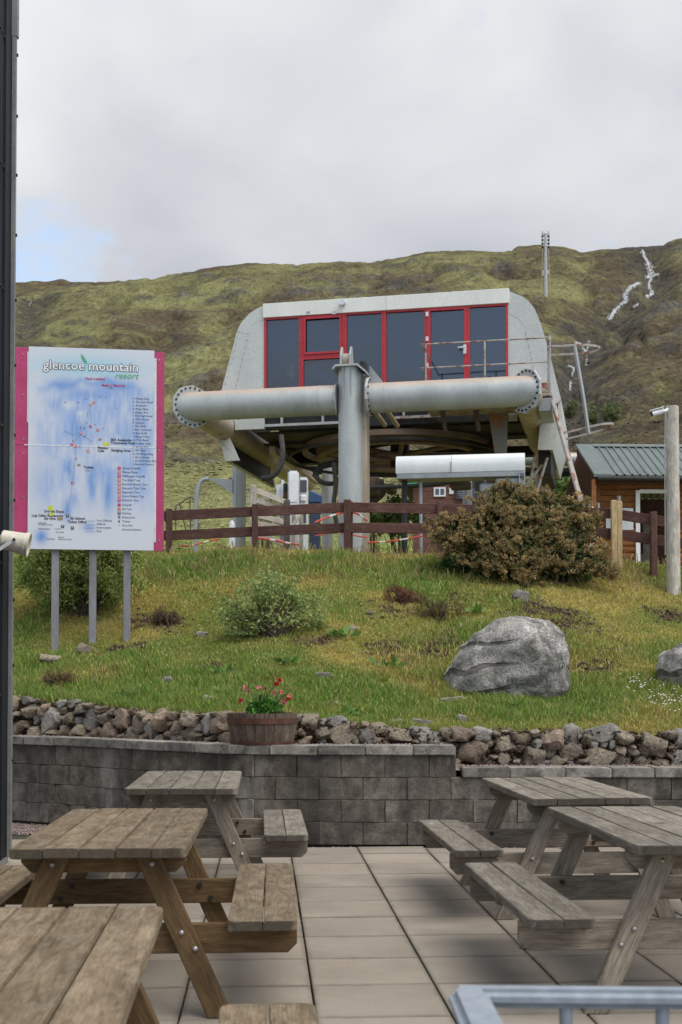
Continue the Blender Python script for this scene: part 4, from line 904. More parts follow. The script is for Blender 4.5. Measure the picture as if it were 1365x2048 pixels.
# ------------------------------------------------------------------ chairlift station
_sy = 24.5; _sx = X_at(705, _sy)
SF = Frame((_sx, _sy, gz(_sx, _sy)-.05), -12)
st = empty('chairlift_station', SF.O, SF.a, 'grey chairlift drive station with red framed windows on galvanised pipe legs', 'lift station')
S, SV = SF.S, SF.V
# corner points of the pipe frame
xl, zl = S(384, 809); xr, zr = S(1052, 787); zp = (zl+zr)/2; RP = .285
def pipe_x(x0, x1, m0, m1, z, r, n=28, y=0.):
    """pipe along x; m0, m1 = mitre slope of its ends (x shift per unit y)"""
    mb = MB(); vs_ = []; k = 24
    for i in range(k+1):
        for j in range(n):
            t_ = 2*math.pi*j/n; yy_, zz_ = math.cos(t_)*r, math.sin(t_)*r; a = x0+m0*yy_; b = x1+m1*yy_; vs_.append((a+(b-a)*i/k, y+yy_, z+zz_))
    fs_ = [(i*n+j, i*n+(j+1) % n, (i+1)*n+(j+1) % n, (i+1)*n+j) for i in range(k) for j in range(n)]+[tuple(range(n)), tuple(k*n+j for j in range(n))]
    return mb.add(vs_, fs_)
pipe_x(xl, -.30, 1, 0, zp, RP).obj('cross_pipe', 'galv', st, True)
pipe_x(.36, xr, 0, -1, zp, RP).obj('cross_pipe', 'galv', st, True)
for x_ in (-.62, -2.3, .66, 2.4):
    MB().tube([(x_-.012, 0, zp), (x_+.012, 0, zp)], RP+.006, 28, True).obj('weld_band', 'galv', st, True)
def pipe_y(x, z, L, m, r=RP, n=28):
    mb = MB(); vs_ = []
    for i in range(25):
        for j in range(n):
            t_ = 2*math.pi*j/n; xx_, zz_ = math.cos(t_)*r, math.sin(t_)*r; a = m*xx_; vs_.append((x+xx_, a+(L-a)*i/24, z+zz_))
    return mb.add(vs_, [(i*n+j, i*n+(j+1) % n, (i+1)*n+(j+1) % n, (i+1)*n+j) for i in range(24) for j in range(n)]+[tuple(range(n)), tuple(24*n+j for j in range(n))])
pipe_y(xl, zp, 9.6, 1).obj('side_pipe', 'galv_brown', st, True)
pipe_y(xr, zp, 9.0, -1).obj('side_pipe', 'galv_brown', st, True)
bolt_me = MB().tube([(0, 0, 0), (0, -.025, 0)], .021, 6).mesh('bolt')
bolt_me.materials.append(M['dark_steel'])
def flange(c, ang, R, n=8, th=.05, bolts=22, rb=None, rot=0.):
    poly = [(R*math.cos(2*math.pi*(i+.5)/n+rot), R*math.sin(2*math.pi*(i+.5)/n+rot)) for i in range(n)]
    o = MB().prism(poly, -th/2, th/2).obj('flange', 'flange', st, False, .004); o.location = c; o.rotation_euler = (0, 0, ang)
    for i in range(bolts):
        a = 2*math.pi*i/bolts; b = link('bolt', bolt_me, o); b.location = ((rb or R*.86)*math.cos(a), -th/2+.004, (rb or R*.86)*math.sin(a))
flange((xl, 0, zp), rad(45), .43, 10, .06, 22); flange((xr, 0, zp), rad(-45), .43, 10, .06, 22)
flange((.335, 0, zp+.03), rad(90), .38, 10, .05, 16); flange((-.30, 0, zp), rad(90), .31, 12, .03, 0)
# front pillar
_, ztop = S(703, 737)
PRD = .232; pc_ = -.03
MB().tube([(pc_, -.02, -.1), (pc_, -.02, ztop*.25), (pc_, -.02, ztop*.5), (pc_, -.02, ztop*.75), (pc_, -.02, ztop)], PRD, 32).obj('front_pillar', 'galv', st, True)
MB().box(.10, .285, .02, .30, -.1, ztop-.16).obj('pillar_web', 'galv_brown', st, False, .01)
mb = MB(); mb.prism([(-.33, -.06), (-.27, .0), (.16, .0), (.33, -.15), (.33, -.19), (.15, -.035), (-.26, -.035), (-.33, -.10)], -.30, .28); o = mb.obj('cap_plate', 'galv', st); o.location = (0, 0, ztop+.02)
for x_ in (-.2, -.02):
    mb = MB(); mb.prism([(-.12, 0), (.16, 0), (.16, .16), (.06, .38), (.0, .38), (-.12, .2)], x_, x_+.035, 'yz'); mb.obj('sheave_bracket', 'flange', st, False, .004).location = (0, -.1, ztop+.02)
MB().tube([(-.165, -.08, ztop+.15), (-.02, -.08, ztop+.15)], .12, 20).obj('sheave', 'rust_rail', st, True)
for x_ in (-.125, .02):
    MB().prism([(-.27, ztop), (-.245, ztop-.62), (-.2, ztop-.62), (-.2, ztop)], x_-.012, x_+.012, 'yz').obj('gusset', 'galv_plain', st)
MB().box(.19, .30, -.25, .0, ztop-.12, ztop+.08).obj('junction_box', 'black', st, False, .02)
MB().prism([(.34, ztop+.02), (.36, ztop+.02), (.62, zp+RP), (.34, zp+RP)], -.02, .02).obj('gusset', 'galv_plain', st)
# ---- the cabin
YF = 2.0
OUTL = [(480, 922), (452, 923), (441, 881), (431, 838), (446, 775), (475, 665), (481, 651), (488, 641), (499, 629), (512, 620), (524, 614), (537, 611)]
OUTR = [(1010, 585), (1028, 587), (1044, 593), (1058, 603), (1070, 618), (1083, 650), (1099, 705), (1123, 800), (1124, 832), (1106, 900)]
L2 = [S(a, b, YF) for a, b in OUTL]; R2 = [S(a, b, YF) for a, b in OUTR]
ztl = (L2[-1][1]+R2[0][1])/2; L2[-1] = (L2[-1][0], ztl); R2[0] = (R2[0][0], ztl)
skin = L2[1:]+R2
nn = len(skin); D1 = YF+3.8
def inset(pts, d):
    out = []
    for i, (a, b) in enumerate(pts):
        p0 = Vector(pts[max(i-1, 0)]); p1 = Vector(pts[min(i+1, len(pts)-1)]); t_ = (p1-p0).normalized(); nr = Vector((t_.y, -t_.x)); out.append((a+nr.x*d, b+nr.y*d))
    return out
inn = inset(skin, .07)
mb = MB(); vs_ = [(a, YF, b) for a, b in skin]+[(a, D1, b) for a, b in skin]+[(a, YF, b) for a, b in inn]+[(a, D1, b) for a, b in inn]
fs_ = []
for i in range(nn-1): fs_ += [(i, i+1, nn+i+1, nn+i), (2*nn+i, 3*nn+i, 3*nn+i+1, 2*nn+i+1), (i, 2*nn+i, 2*nn+i+1, i+1), (nn+i, nn+i+1, 3*nn+i+1, 3*nn+i)]
fs_ += [(0, nn, 3*nn, 2*nn), (nn-1, 3*nn-1, 4*nn-1, 2*nn-1)]
ro = mb.add(vs_, fs_).obj('roof_shell', 'shell', st, True)
mb = MB(); i2 = inset(skin, .08); mb.add([(a, YF+.04, b) for a, b in i2]+[(a, D1-.02, b) for a, b in i2], [(i, i+1, nn+i+1, nn+i) for i in range(nn-1)]).obj('lining', 'black', ro)
xwl = S(530, 690, YF)[0]; xwr = S(1017, 690, YF)[0]; zwt = (S(530, 637, YF)[1]+S(1017, 607, YF)[1])/2; zwb = S(770, 806, YF)[1]; zlow = S(530, 858, YF)[1]
def arc(cx_, a0, a1, r_=.30, n=12): return [(cx_+r_*math.cos(rad(a0+(a1-a0)*i/n)), zp+r_*math.sin(rad(a0+(a1-a0)*i/n))) for i in range(n+1)]
zlow = min(zlow, zp-.03)
lup = [(a, b) for a, b in skin[:len(L2)-2] if b > zp+.05]
MB().prism(lup+[(xwl, ztl), (xwl, zlow), (xl+.30, zlow)]+arc(xl, 0, 175), YF-.035, YF+.03).obj('end_panel', 'shell', st)
tipl = [(a, b) for a, b in skin[:4] if b < zp-.02]
MB().prism(tipl[::-1]+[S(480, 921, YF)]+arc(xl, 305, 190), YF-.035, YF+.03).obj('end_panel', 'shell', st)
zlr = S(1017, 842, YF)[1]
MB().prism([(xwr, zwt), (xwr, ztl)]+[p for p in R2 if p[0] > xwr+.02 and p[1] > zp+.02]+arc(xr, 5, 180)+[(xr-.30, min(zlr, zp-.01)), (xwr, min(zlr, zp-.01))], YF-.035, YF+.03).obj('end_panel', 'shell', st)
MB().prism([p for p in R2 if p[1] < zp+.15]+[S(1076, 900, YF)]+arc(xr, 300, 355), YF-.035, YF+.03).obj('end_panel', 'shell', st)
for pts in (((529, 641), (514, 643), (505, 655), (496, 690), (474, 772), (460, 800)), ((1019, 628), (1036, 636), (1050, 652), (1060, 690), (1078, 800)), ((476, 664), (496, 668))):
    MB().tube([Vector((S(a, b, YF)[0], YF-.036, S(a, b, YF)[1])) for a, b in pts], .0035, 6).obj('panel_seam', 'shell', st, True)
riv = MB().tube([(0, 0, 0), (0, -.008, 0)], .012, 6).mesh('rivet'); riv.materials.append(M['galv_plain'])
for pts in (((498, 668), (474, 772)), ((1052, 668), (1076, 772)), ((480, 664), (452, 768))):
    for i in range(9):
        a = Vector(pts[0]).lerp(Vector(pts[1]), i/8); x_, z_ = S(a.x, a.y, YF); b = link('rivet', riv, st); b.location = (x_, YF-.045 if pts[0][0] != 480 else YF-.035, z_)
xs_ = [xwl-.02, S(774, 620, YF)[0], xwr+.03]
for i in range(2): MB().box(xs_[i]+.003, xs_[i+1]-.003, YF-.10, YF+.02, zwt-.01, ztl+.035).obj('fascia', 'fascia', st, False, .006)
o = MB().tube([(0, -.12, 0), (0, .0, 0)], .07, 14).obj('dome_camera', 'white_grey', st, True); x_, z_ = S(688, 609, YF); o.location = (x_, YF-.1, z_)
# windows
WX = lambda p: S(p, 690, YF)[0]
def window(p0, p1, z0, z1, w_=.05, nm='window_frame', y0=-.06, y1=.02):
    a, b = WX(p0), WX(p1); o = ring_frame(MB(), a, b, z0, z1, w_, YF+y0, YF+y1).obj(nm, 'red', st, False, .004)
    MB().box(a+w_-.004, b-w_+.004, YF-.012, YF-.004, z0+w_-.004, z1-w_+.004).obj('pane', 'glass', o); return o
zs_ = S(650, 714, YF)[1]
window(530, 604, zwb, zwt); window(604, 690, zwb, zs_); sash = window(604, 690, zs_, zwt, .05)
o = ring_frame(MB(), WX(609), WX(685), zs_+.05, zwt-.05, .045, YF-.085, YF-.055).obj('sash', 'red', sash, False, .004)
window(690, 769, zwb, zwt); window(769, 855, zwb, zwt)
dr = window(855, 936, zwb, zwt, .075, 'door', -.07)
window(936, 1017, zwb, zwt)
x_, z_ = S(931, 700, YF); MB().box(x_-.03, x_+.03, YF-.095, YF-.069, z_-.10, z_+.09).box(x_-.14, x_+.0, YF-.13, YF-.105, z_+.02, z_+.045).obj('handle', 'white_grey', dr, False, .003)
for zc_ in (630, 679, 732):
    x_, z_ = S(856, zc_, YF); MB().box(x_-.03, x_+.025, YF-.09, YF-.069, z_-.05, z_+.04).obj('hinge', 'white_grey', dr)
for p_ in (619, 671):
    x_, z_ = S(p_, 628, YF); MB().box(x_-.04, x_+.04, YF-.1, YF-.084, z_-.03, z_+.03).obj('hinge', 'white_grey', sash)
# the room behind the glass
mb = MB().box(xwl, xwr, YF+2.6, YF+2.7, zwb, zwt+.2); mb.box(xwl-.3, xwl-.2, YF+.1, YF+2.6, zwb, zwt); mb.box(xwr+.2, xwr+.3, YF+.1, YF+2.6, zwb, zwt); mb.box(xwl-.2, xwr+.2, YF+.05, YF+2.6, zwb-.1, zwb+.02); mb.obj('room_wall', 'room', st)
for (a, b, c, d, m_, yo) in ((553, 577, 752, 800, 'blue', .5), (577, 590, 757, 800, 'white_grey', .5), (590, 605, 720, 800, 'old_wood', .9), (612, 640, 738, 800, 'old_wood', .6), (640, 655, 745, 800, 'white_grey', .5), (655, 668, 738, 800, 'cream', .8), (720, 750, 770, 800, 'blue_dark', .7)):
    x0, z1 = S(a, c, YF+yo); x1, z0 = S(b, d, YF+yo); MB().box(x0, x1, YF+yo, YF+yo+.3, zwb+.03, z1).obj('equipment_box', m_, st, False, .01)
# black apron below the windows, pale rail, dark floor and machinery frame
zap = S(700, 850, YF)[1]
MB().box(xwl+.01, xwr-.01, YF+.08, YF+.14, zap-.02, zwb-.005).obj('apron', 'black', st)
zr0 = S(600, 851, YF)[1]; zr1 = S(600, 846, YF)[1]
MB().box(xwl, S(683, 840, YF)[0], YF-.02, YF+.03, zr0, zr1).obj('apron_rail', 'flange', st)
MB().box(S(790, 838, YF)[0], S(882, 838, YF)[0], YF-.02, YF+.03, zr0+.05, zr1+.05).obj('apron_rail', 'rust_rail', st)
for p_ in (564, 646, 688): x_ = S(p_, 840, YF)[0]; MB().box(x_-.025, x_+.025, YF-.015, YF+.025, zr1+.002, zwb).obj('apron_post', 'flange', st)
for p_ in (808, 859): x_ = S(p_, 838, YF)[0]; MB().box(x_-.025, x_+.025, YF-.015, YF+.025, zr1+.055, zwb).obj('apron_post', 'rust_rail', st)
zf0 = S(760, 859, YF+.2)[1]
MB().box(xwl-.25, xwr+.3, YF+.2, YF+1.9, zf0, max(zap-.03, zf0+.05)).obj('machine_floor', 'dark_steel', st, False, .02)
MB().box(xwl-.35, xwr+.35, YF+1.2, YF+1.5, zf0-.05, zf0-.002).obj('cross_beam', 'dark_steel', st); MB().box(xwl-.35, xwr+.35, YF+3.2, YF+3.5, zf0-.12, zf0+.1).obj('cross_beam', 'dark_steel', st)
for p_, y_ in ((885, .9), (952, .9)):
    x_, z_ = S(p_, 835, y_); MB().tube([(x_, y_, z_+.15), (x_+.05, y_+.1, z_-.25)], [.06, .035], 10).obj('hanger', 'rust_dark', st, True)
    MB().box(x_-.1, x_+.16, y_-.02, y_+.05, z_-.06, z_-.02).obj('hanger_plate', 'rust_dark', st)
for a, b in (((748, 820), (770, 850)), ((770, 815), (795, 852))):
    MB().tube([SV(*a, .5), SV(*b, 1.8)], .05, 10).obj('stay', 'galv_brown', st, True)
# bullwheel
bx_, bz_ = S(800, 898, 4.3); bz_ = zf0-.17; RB = 1.75
def ring(R, r0, r1, n=64, c=(0, 0, 0), sq=None):
    mb = MB(); sec = sq or [(-r0, -r1), (r0, -r1), (r0, r1), (-r0, r1)]; k = len(sec); vs_ = []; 
    for i in range(n):
        a = 2*math.pi*i/n
        for p_, q_ in sec: vs_.append((c[0]+(R+p_)*math.cos(a), c[1]+(R+p_)*math.sin(a), c[2]+q_))
    fs_ = [(i*k+j, i*k+(j+1) % k, ((i+1) % n)*k+(j+1) % k, ((i+1) % n)*k+j) for i in range(n) for j in range(k)]
    return mb.add(vs_, fs_)
bwh = ring(RB, .1, .075, 72, (0, 0, 0), [(-.09, -.07), (.12, -.09), (.12, -.05), (.04, -.02), (.04, .03), (.12, .05), (.12, .09), (-.09, .07)]).obj('bullwheel', 'rust_wheel', st, True); bwh.location = (bx_, 4.3, bz_)
MB().tube([(0, 0, -.3), (0, 0, .5)], .22, 20).obj('hub', 'dark_steel', bwh, True)
for i in range(8):
    a = 2*math.pi*i/8+.2; MB().tube([(.2*math.cos(a), .2*math.sin(a), 0), (RB*.96*math.cos(a), RB*.96*math.sin(a), 0)], .055, 8).obj('spoke', 'rust_wheel', bwh, True)
ring(2.15, .045, .06, 72).obj('guide_ring', 'rust_wheel', st, True).location = (bx_, 4.3, bz_+.1)
ring(2.4, .03, .03, 72).obj('guide_ring', 'dark_steel', st, True).location = (bx_-.1, 4.3, bz_-.08)
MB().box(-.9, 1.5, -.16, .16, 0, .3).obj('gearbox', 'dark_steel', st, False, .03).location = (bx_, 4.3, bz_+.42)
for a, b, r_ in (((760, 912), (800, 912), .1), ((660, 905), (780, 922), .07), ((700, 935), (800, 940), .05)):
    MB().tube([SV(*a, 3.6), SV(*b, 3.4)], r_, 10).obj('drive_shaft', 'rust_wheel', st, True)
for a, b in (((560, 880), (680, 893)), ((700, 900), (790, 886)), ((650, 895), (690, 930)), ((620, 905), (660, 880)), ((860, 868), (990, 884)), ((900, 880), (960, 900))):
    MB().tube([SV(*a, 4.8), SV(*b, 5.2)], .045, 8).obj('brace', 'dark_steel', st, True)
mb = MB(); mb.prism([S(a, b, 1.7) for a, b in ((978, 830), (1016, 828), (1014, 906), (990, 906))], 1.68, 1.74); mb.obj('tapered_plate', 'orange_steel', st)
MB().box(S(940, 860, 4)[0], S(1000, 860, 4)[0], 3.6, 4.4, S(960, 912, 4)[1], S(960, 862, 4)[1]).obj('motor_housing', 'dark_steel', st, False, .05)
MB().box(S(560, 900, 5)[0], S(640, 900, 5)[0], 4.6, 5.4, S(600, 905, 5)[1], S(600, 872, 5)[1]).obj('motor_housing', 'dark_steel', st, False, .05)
# hoses
def hose(pts, r, nm='hose', mat='cable', par=st): MB().tube(curve_pts(pts, 8), r, 8).obj(nm, mat, par, True)
hose([SV(563, 872, 1.2), SV(566, 900, 1.0), SV(562, 930, .9), SV(545, 953, .8), SV(524, 957, .8)], .055)
hose([SV(630, 955, 3), SV(640, 935, 3), SV(665, 928, 3), SV(690, 926, 3)], .07); hose([SV(630, 950, 2.6), SV(645, 965, 2.6), SV(672, 965, 2.6), SV(690, 940, 2.6)], .05); hose([SV(668, 925, 2.4), SV(672, 970, 2.4), SV(668, 1010, 2.4), SV(676, 1060, 2.4)], .05)
hose([SV(735, 975, 2), SV(800, 973, 2), SV(880, 968, 2), SV(940, 955, 2), SV(975, 958, 2)], .045); hose([SV(735, 985, 2.5), SV(745, 1000, 2.5), SV(765, 985, 2.5), SV(760, 960, 2.5)], .08)
for i in range(4): hose([SV(955+4*i, 950, 1.5), SV(952+5*i, 970, 1.5), SV(958+4*i, 990, 1.5)], .03)
for a, b, c, d in ((735, 760, 955, 990), (770, 790, 968, 985), (900, 940, 962, 976), (985, 1040, 955, 990), (915, 935, 950, 965)):
    x0, z1 = S(a, c, 2.2); x1, z0 = S(b, d, 2.2); o = MB().box(x0, x1, 2.1, 2.5, z0, z1).box(x0+.05, x1-.05, 2.0, 2.6, z0+.06, z1-.06).obj('sheave_train', 'rust_dark', st, False, .03)
# left guide trough inside the lower lip, rear beam, rear legs
x_, z_ = S(545, 900, 3.0); MB().box(x_-.07, x_+.07, 3.0, 7.4, z_-.09, z_+.09).obj('guide_beam', 'galv_brown', st, False, .005)
SI = Matrix.Rotation(-SF.a, 3, 'Z')
ra, rb_ = SI @ (P(572, 914, 33.6)-SF.O), SI @ (P(1240, 919, 33.6)-SF.O)
MB().tube([ra, ra.lerp(rb_, .5), rb_], .17, 20).obj('rear_beam', 'galv', st, True)
MB().tube([ra+Vector((0, .1, -.33)), rb_+Vector((0, .1, -.33))], .11, 4).obj('rear_beam', 'dark_steel', st)
def column(px_, ptop, yl_, r_, mat='galv_plain', pxb=None):
    x_, z_ = S(px_, ptop, yl_); w_ = SF.O+SF.x*x_+SF.y*yl_; g = gz(w_.x, w_.y)-SF.O.z-.1
    return MB().tube([(x_, yl_, g), (x_, yl_, g+(z_-g)*.5), (x_, yl_, z_)], r_, 20).obj('rear_leg', mat, st, True)
cl = column(479, 925, 6.0, .165); column(1086, 945, 6.0, .17, 'galv_brown'); column(935, 912, 8.4, .12); column(655, 930, 8.4, .14)
MB().prism([S(a, b, 5.9) for a, b in ((414, 956), (466, 959), (466, 988), (440, 970))], 5.88, 5.92).obj('bracket_plate', 'galv_plain', st)
MB().tube([SV(473, 930, 5.7), SV(473, 1060, 5.7)], .025, 6).obj('conduit', 'galv_plain', st)
# lip struts on the right
for a, b in (((1072, 905), (1062, 960)), ((1095, 915), (1072, 990)), ((1085, 930), (1040, 985))):
    MB().tube([SV(*a, 2.2), SV(*b, 2.2)], .03, 8).obj('strut', 'rust_rail', st, True)
x_, z_ = S(1092, 925, 2.6); MB().box(x_-.14, x_+.12, 2.4, 4.5, z_-.28, z_+.3).obj('lip_box', 'dark_steel', st, False, .01)
# walkway and railing on the right
xa, xb = S(846, 730, .75)[0], S(1100, 730, .75)[0]; zfl = S(970, 797, .75)[1]
MB().box(xa, xb+.05, .5, YF-.06, zfl-.06, zfl).obj('walkway', 'rust_rail', st)
zt1 = S(970, 682, .75)[1]; zt2 = S(970, 730, .75)[1]
for p_ in (852, 970, 1097): x_ = S(p_, 730, .75)[0]; MB().tube([(x_, .75, zfl), (x_, .75, zt1)], .019, 8).obj('rail_post', 'rust_rail', st, True)
for z_ in (zt1, zt2): MB().tube([(xa-.03, .75, z_), ((xa+xb)/2, .75, z_), (xb, .75, z_)], .016, 8).obj('hand_rail', 'rust_rail', st, True); MB().tube([(xa-.0, .76, z_-.03), (xa+.0, YF-.1, z_-.03)], .014, 8).obj('hand_rail', 'rust_rail', st, True)
for p_ in (872, 980): x_ = S(p_, 730, 1.7)[0]; MB().tube([(x_, 1.7, zfl), (x_, 1.7, zt2)], .022, 8).obj('rail_post', 'dark_steel', st, True)
MB().tube([(xb, .75, zfl), (xb, .75, zt1+.05)], .025, 8).obj('rail_post', 'galv_plain', st, True)
x_, z_ = S(1091, 775, .6); o = MB().box(x_-.1, x_+.1, .5, .7, z_-.12, z_+.08).obj('latch_box', 'rust_rail', st, False, .01)
x0, z1 = S(1078, 800, .6); x1, z0 = S(1105, 825, .6); MB().box(x0, x1, .45, 1.6, z0, z1).obj('ladder_landing', 'galv_plain', st, False, .01)
# caged ladder, leaning
la, lb_ = SV(1104, 800, .5), SV(1161, 1003, -.4)
for off in (0, .36):
    d_ = Vector((off*.08, off, 0)); MB().tube([la+d_, la.lerp(lb_, .5)+d_, lb_+d_+(lb_-la)*.25], .04, 10).obj('ladder_rail', 'rust_rail', st, True)
for i in range(9):
    p_ = la.lerp(lb_, i/8); MB().tube([p_, p_+Vector((.03, .36, 0))], .014, 6).obj('rung', 'rust_rail', st, True)
def hoop(pl, pr, pt, pb, yl_):
    x0, z0 = S(pl, (pt+pb)/2, yl_); x1, z1 = S(pr, (pt+pb)/2, yl_); zc_ = (z0+z1)/2; cx_, rx_ = (x0+x1)/2, (x1-x0)/2
    return x0, x1, zc_
for (p0, p1, yc_, tl) in ((1098, 1201, 699, 0.), (1128, 1228, 860, .12)):
    x0, z0 = S(p0, yc_, .5); x1, z1 = S(p1, yc_, .5); w_ = x1-x0; mb = MB(); vs_ = []; n_ = 30
    pts = [(x0, -.33)]
    for i in range(n_+1): a = -math.pi/2+math.pi*i/n_; pts.append((x0+w_*.52+w_*.48*math.cos(a), .33*math.sin(a)))
    pts.append((x0, .33))
    for i, (a, b) in enumerate(pts): zz_ = z0-(.1 if tl else 0)+(a-x0)*tl*1.7; vs_ += [(a, .6+b, zz_-.02), (a, .6+b, zz_+.02)]
    n_ = len(pts); mb.add(vs_, [(2*i, 2*i+2, 2*i+3, 2*i+1) for i in range(n_-1)])
    me = mb.mesh('cage_hoop'); o = link('cage_hoop', me, st, 'rust_rail'); md = o.modifiers.new('sol', 'SOLIDIFY'); md.thickness = .018
MB().tube([SV(1150, 693, .27), SV(1165, 780, .27), SV(1178, 868, .27)], .034, 4).obj('cage_strap', 'galv_plain', st)
tp = Vector((xb, .75, zt1)); MB().tube([tp, Vector((xb, .6, zt1-.1))], .02, 6).obj('stay', 'rust_rail', st)

# ------------------------------------------------------------------ long white cover beside the gorse
_cy = 22.6; CF = Frame((X_at(920, _cy), _cy, gz(X_at(920, _cy), _cy)), -9)
cv = empty('rounded_cover', CF.O, CF.a, 'long white rounded machine cover on thin posts below the station', 'machine cover')
x0, _ = CF.S(792, 930); x1, _ = CF.S(1050, 920); zb_ = CF.S(920, 944)[1]; zt_ = CF.S(920, 907)[1]; hh_ = zt_-zb_
sec = [(a, zb_+b) for a, b in ((0, 0), (-.02, hh_*.35), (.0, hh_*.7), (.05, hh_*.92), (.12, hh_), (.34, hh_), (.42, hh_*.9), (.46, hh_*.6), (.46, 0))]
xm = CF.S(903, 930)[0]
for a, b in ((x0, xm-.003), (xm+.003, x1)): MB().prism(sec, a, b, 'yz').obj('cover_half', 'white_paint', cv, True)
MB().box(xm-.008, xm+.008, -.03, -.015, zb_+.02, zb_+hh_*.55).obj('latch_strip', 'rust_rail', cv)
MB().box(x0+.02, x1, .0, .44, zb_-.1, zb_-.003).obj('channel', 'galv_plain', cv, False, .01)
for p_, r_, m_ in ((807, .055, 'dark_steel'), (840, .03, 'galv_plain'), (970, .03, 'galv_plain')):
    x_ = CF.S(p_, 980)[0]; MB().tube([(x_, .2, -.1), (x_, .2, zb_-.1)], r_, 8).obj('post', m_, cv, True)
x_, z_ = CF.S(1016, 968); MB().box(x_-.22, x_+.25, .05, .4, z_-.15, zb_-.1).box(x_-.5, x_-.23, .1, .35, z_-.12, z_+.05).obj('gear_motor', 'galv_plain', cv, False, .03)
x_, z_ = CF.S(1044, 958); ring_frame(MB(), x_-.05, x_+.06, z_-.1, z_+.12, .02, -.02, .02).obj('end_bracket', 'galv_plain', cv)

# ------------------------------------------------------------------ fence along the crest
FP = [(328, 21.35, 1021, 1034, 1071), (340, 21.3, 1019, 1031, 1071), (511, 21.15, 1010, 1023, 1063), (695, 21., 1001, 1014.5, 1055.5), (880, 20.85, 1004, 1018, 1057), (1060, 20.7, 1008, 1022, 1061), (1226, 20.5, 1002, 1027, 1067), (1305, 20.3, 1025, 1040, 1079), (1345, 20.2, 1030, 1046, 1084), (1420, 20.0, 1040, 1056, 1094)]
fo = Vector((X_at(695, 21), 21, gz(X_at(695, 21), 21))); fence = empty('timber_fence', fo, 0, 'brown painted two rail timber fence along the crest of the bank', 'fence')
def bar(name, a, b, h_, t_, mat, parent, O, bevel=.006):
    """board from a to b (world), h_ high and t_ thick, grain along its length"""
    a, b = Vector(a), Vector(b); L = (b-a).length; o = MB().box(-t_/2, t_/2, 0, L, -h_/2, h_/2).obj(name, mat, parent, False, bevel)
    y_ = (b-a).normalized(); z_ = Vector((0, 0, 1)); z_ = (z_-y_*z_.dot(y_)).normalized(); x_ = y_.cross(z_)
    o.matrix_local = Matrix.Translation(a-O) @ Matrix((x_, y_, z_)).transposed().to_4x4(); return o
for i in range(len(FP)-1):
    p, q = FP[i], FP[i+1]
    for k in (3, 4):
        a, b = P(p[0], p[k], p[1]), P(q[0], q[k], q[1]); e = (b-a).normalized()*.004
        bar('rail', a+e+Vector((0, .0, 0)), b-e, .165, .03, 'brown_paint', fence, fo)
def vpost(px_, Y, top, wd, mat, parent, O, dy=-.06, lab=None, nm='post', sink=.2, dp=None):
    t_ = P(px_, top, Y); g = gz(t_.x, Y+dy)-sink; L = t_.z-g; d_ = dp or wd
    o = MB().box(-wd/2, wd/2, 0, L, -d_/2, d_/2).obj(nm, mat, parent, False, .008)
    o.matrix_local = Matrix.Translation(Vector((t_.x, Y+dy, g))-O) @ Matrix(((1, 0, 0), (0, 0, -1), (0, 1, 0))).to_4x4()
    if lab: o['label'] = lab
    return o
for px_, Y, top, *_ in FP[1:6]+FP[7:8]: vpost(px_, Y, top, .1 if px_ != 695 else .12, 'brown_paint', fence, fo, -.068)
vpost(702, 21, 1002, .07, 'brown_paint', fence, fo, .06)
vpost(1226, 20.5, 1002, .088, 'new_wood', fence, fo, -.07, 'new pale timber post'); vpost(1237, 20.5, 1004, .085, 'new_wood', fence, fo, -.06, 'new pale timber post')
# tall pole with a camera
pw = P(1345, 812, 19.4); g = gz(pw.x, 19.3)
pole = MB().tube([(0, y_, 0) for y_ in np.linspace(-.2, pw.z-g, 14)], [.103-.008*i/13 for i in range(14)], 20).mesh('timber_pole', True)
for v_ in pole.vertices: v_.co.x += .006*mnoise.noise(Vector((v_.co.x*3, v_.co.y*1.2, v_.co.z*3))); v_.co.y += (.02*mnoise.noise(v_.co*15) if v_.co.y > pw.z-g-.01 else 0)
po = link('timber_pole', pole, None, 'pole_wood'); po.matrix_world = Matrix.Translation((pw.x, 19.4, g)) @ Matrix(((1, 0, 0), (0, 0, -1), (0, 1, 0))).to_4x4(); tag(po, 'weathered grey wooden pole carrying a small camera', 'pole')
cc_ = empty('security_camera', P(1332, 822, 19.36), 0, 'white bullet security camera on top of the wooden pole', 'camera')
MB().tube([(.04, 0, .03), (-.0, 0, .0), (-.05, -.02, -.005)], .03, 12).obj('bracket', 'plain_white', cc_, True)
MB().tube([(-.04, -.02, 0), (-.22, -.04, -.055)], .042, 16).obj('body', 'plain_white', cc_, True); MB().box(-.13, .09, -.055, .035, .0, .012).obj('sunshade', 'plain_white', cc_).matrix_local = Matrix.Translation((-.13, -.03, .02)) @ Matrix.Rotation(rad(-16), 4, 'Y')
MB().tube([(-.218, -.04, -.055), (-.232, -.041, -.059)], .036, 16).obj('lens', 'black', cc_, True)
hp = [P(1331, 824, 19.3), P(1330, 900, 19.29), P(1330.5, 1000, 19.29), P(1331, 1110, 19.3)]
cb_ = MB().tube([p-cc_.location for p in hp], .008, 6).obj('cable', 'galv_plain', cc_)

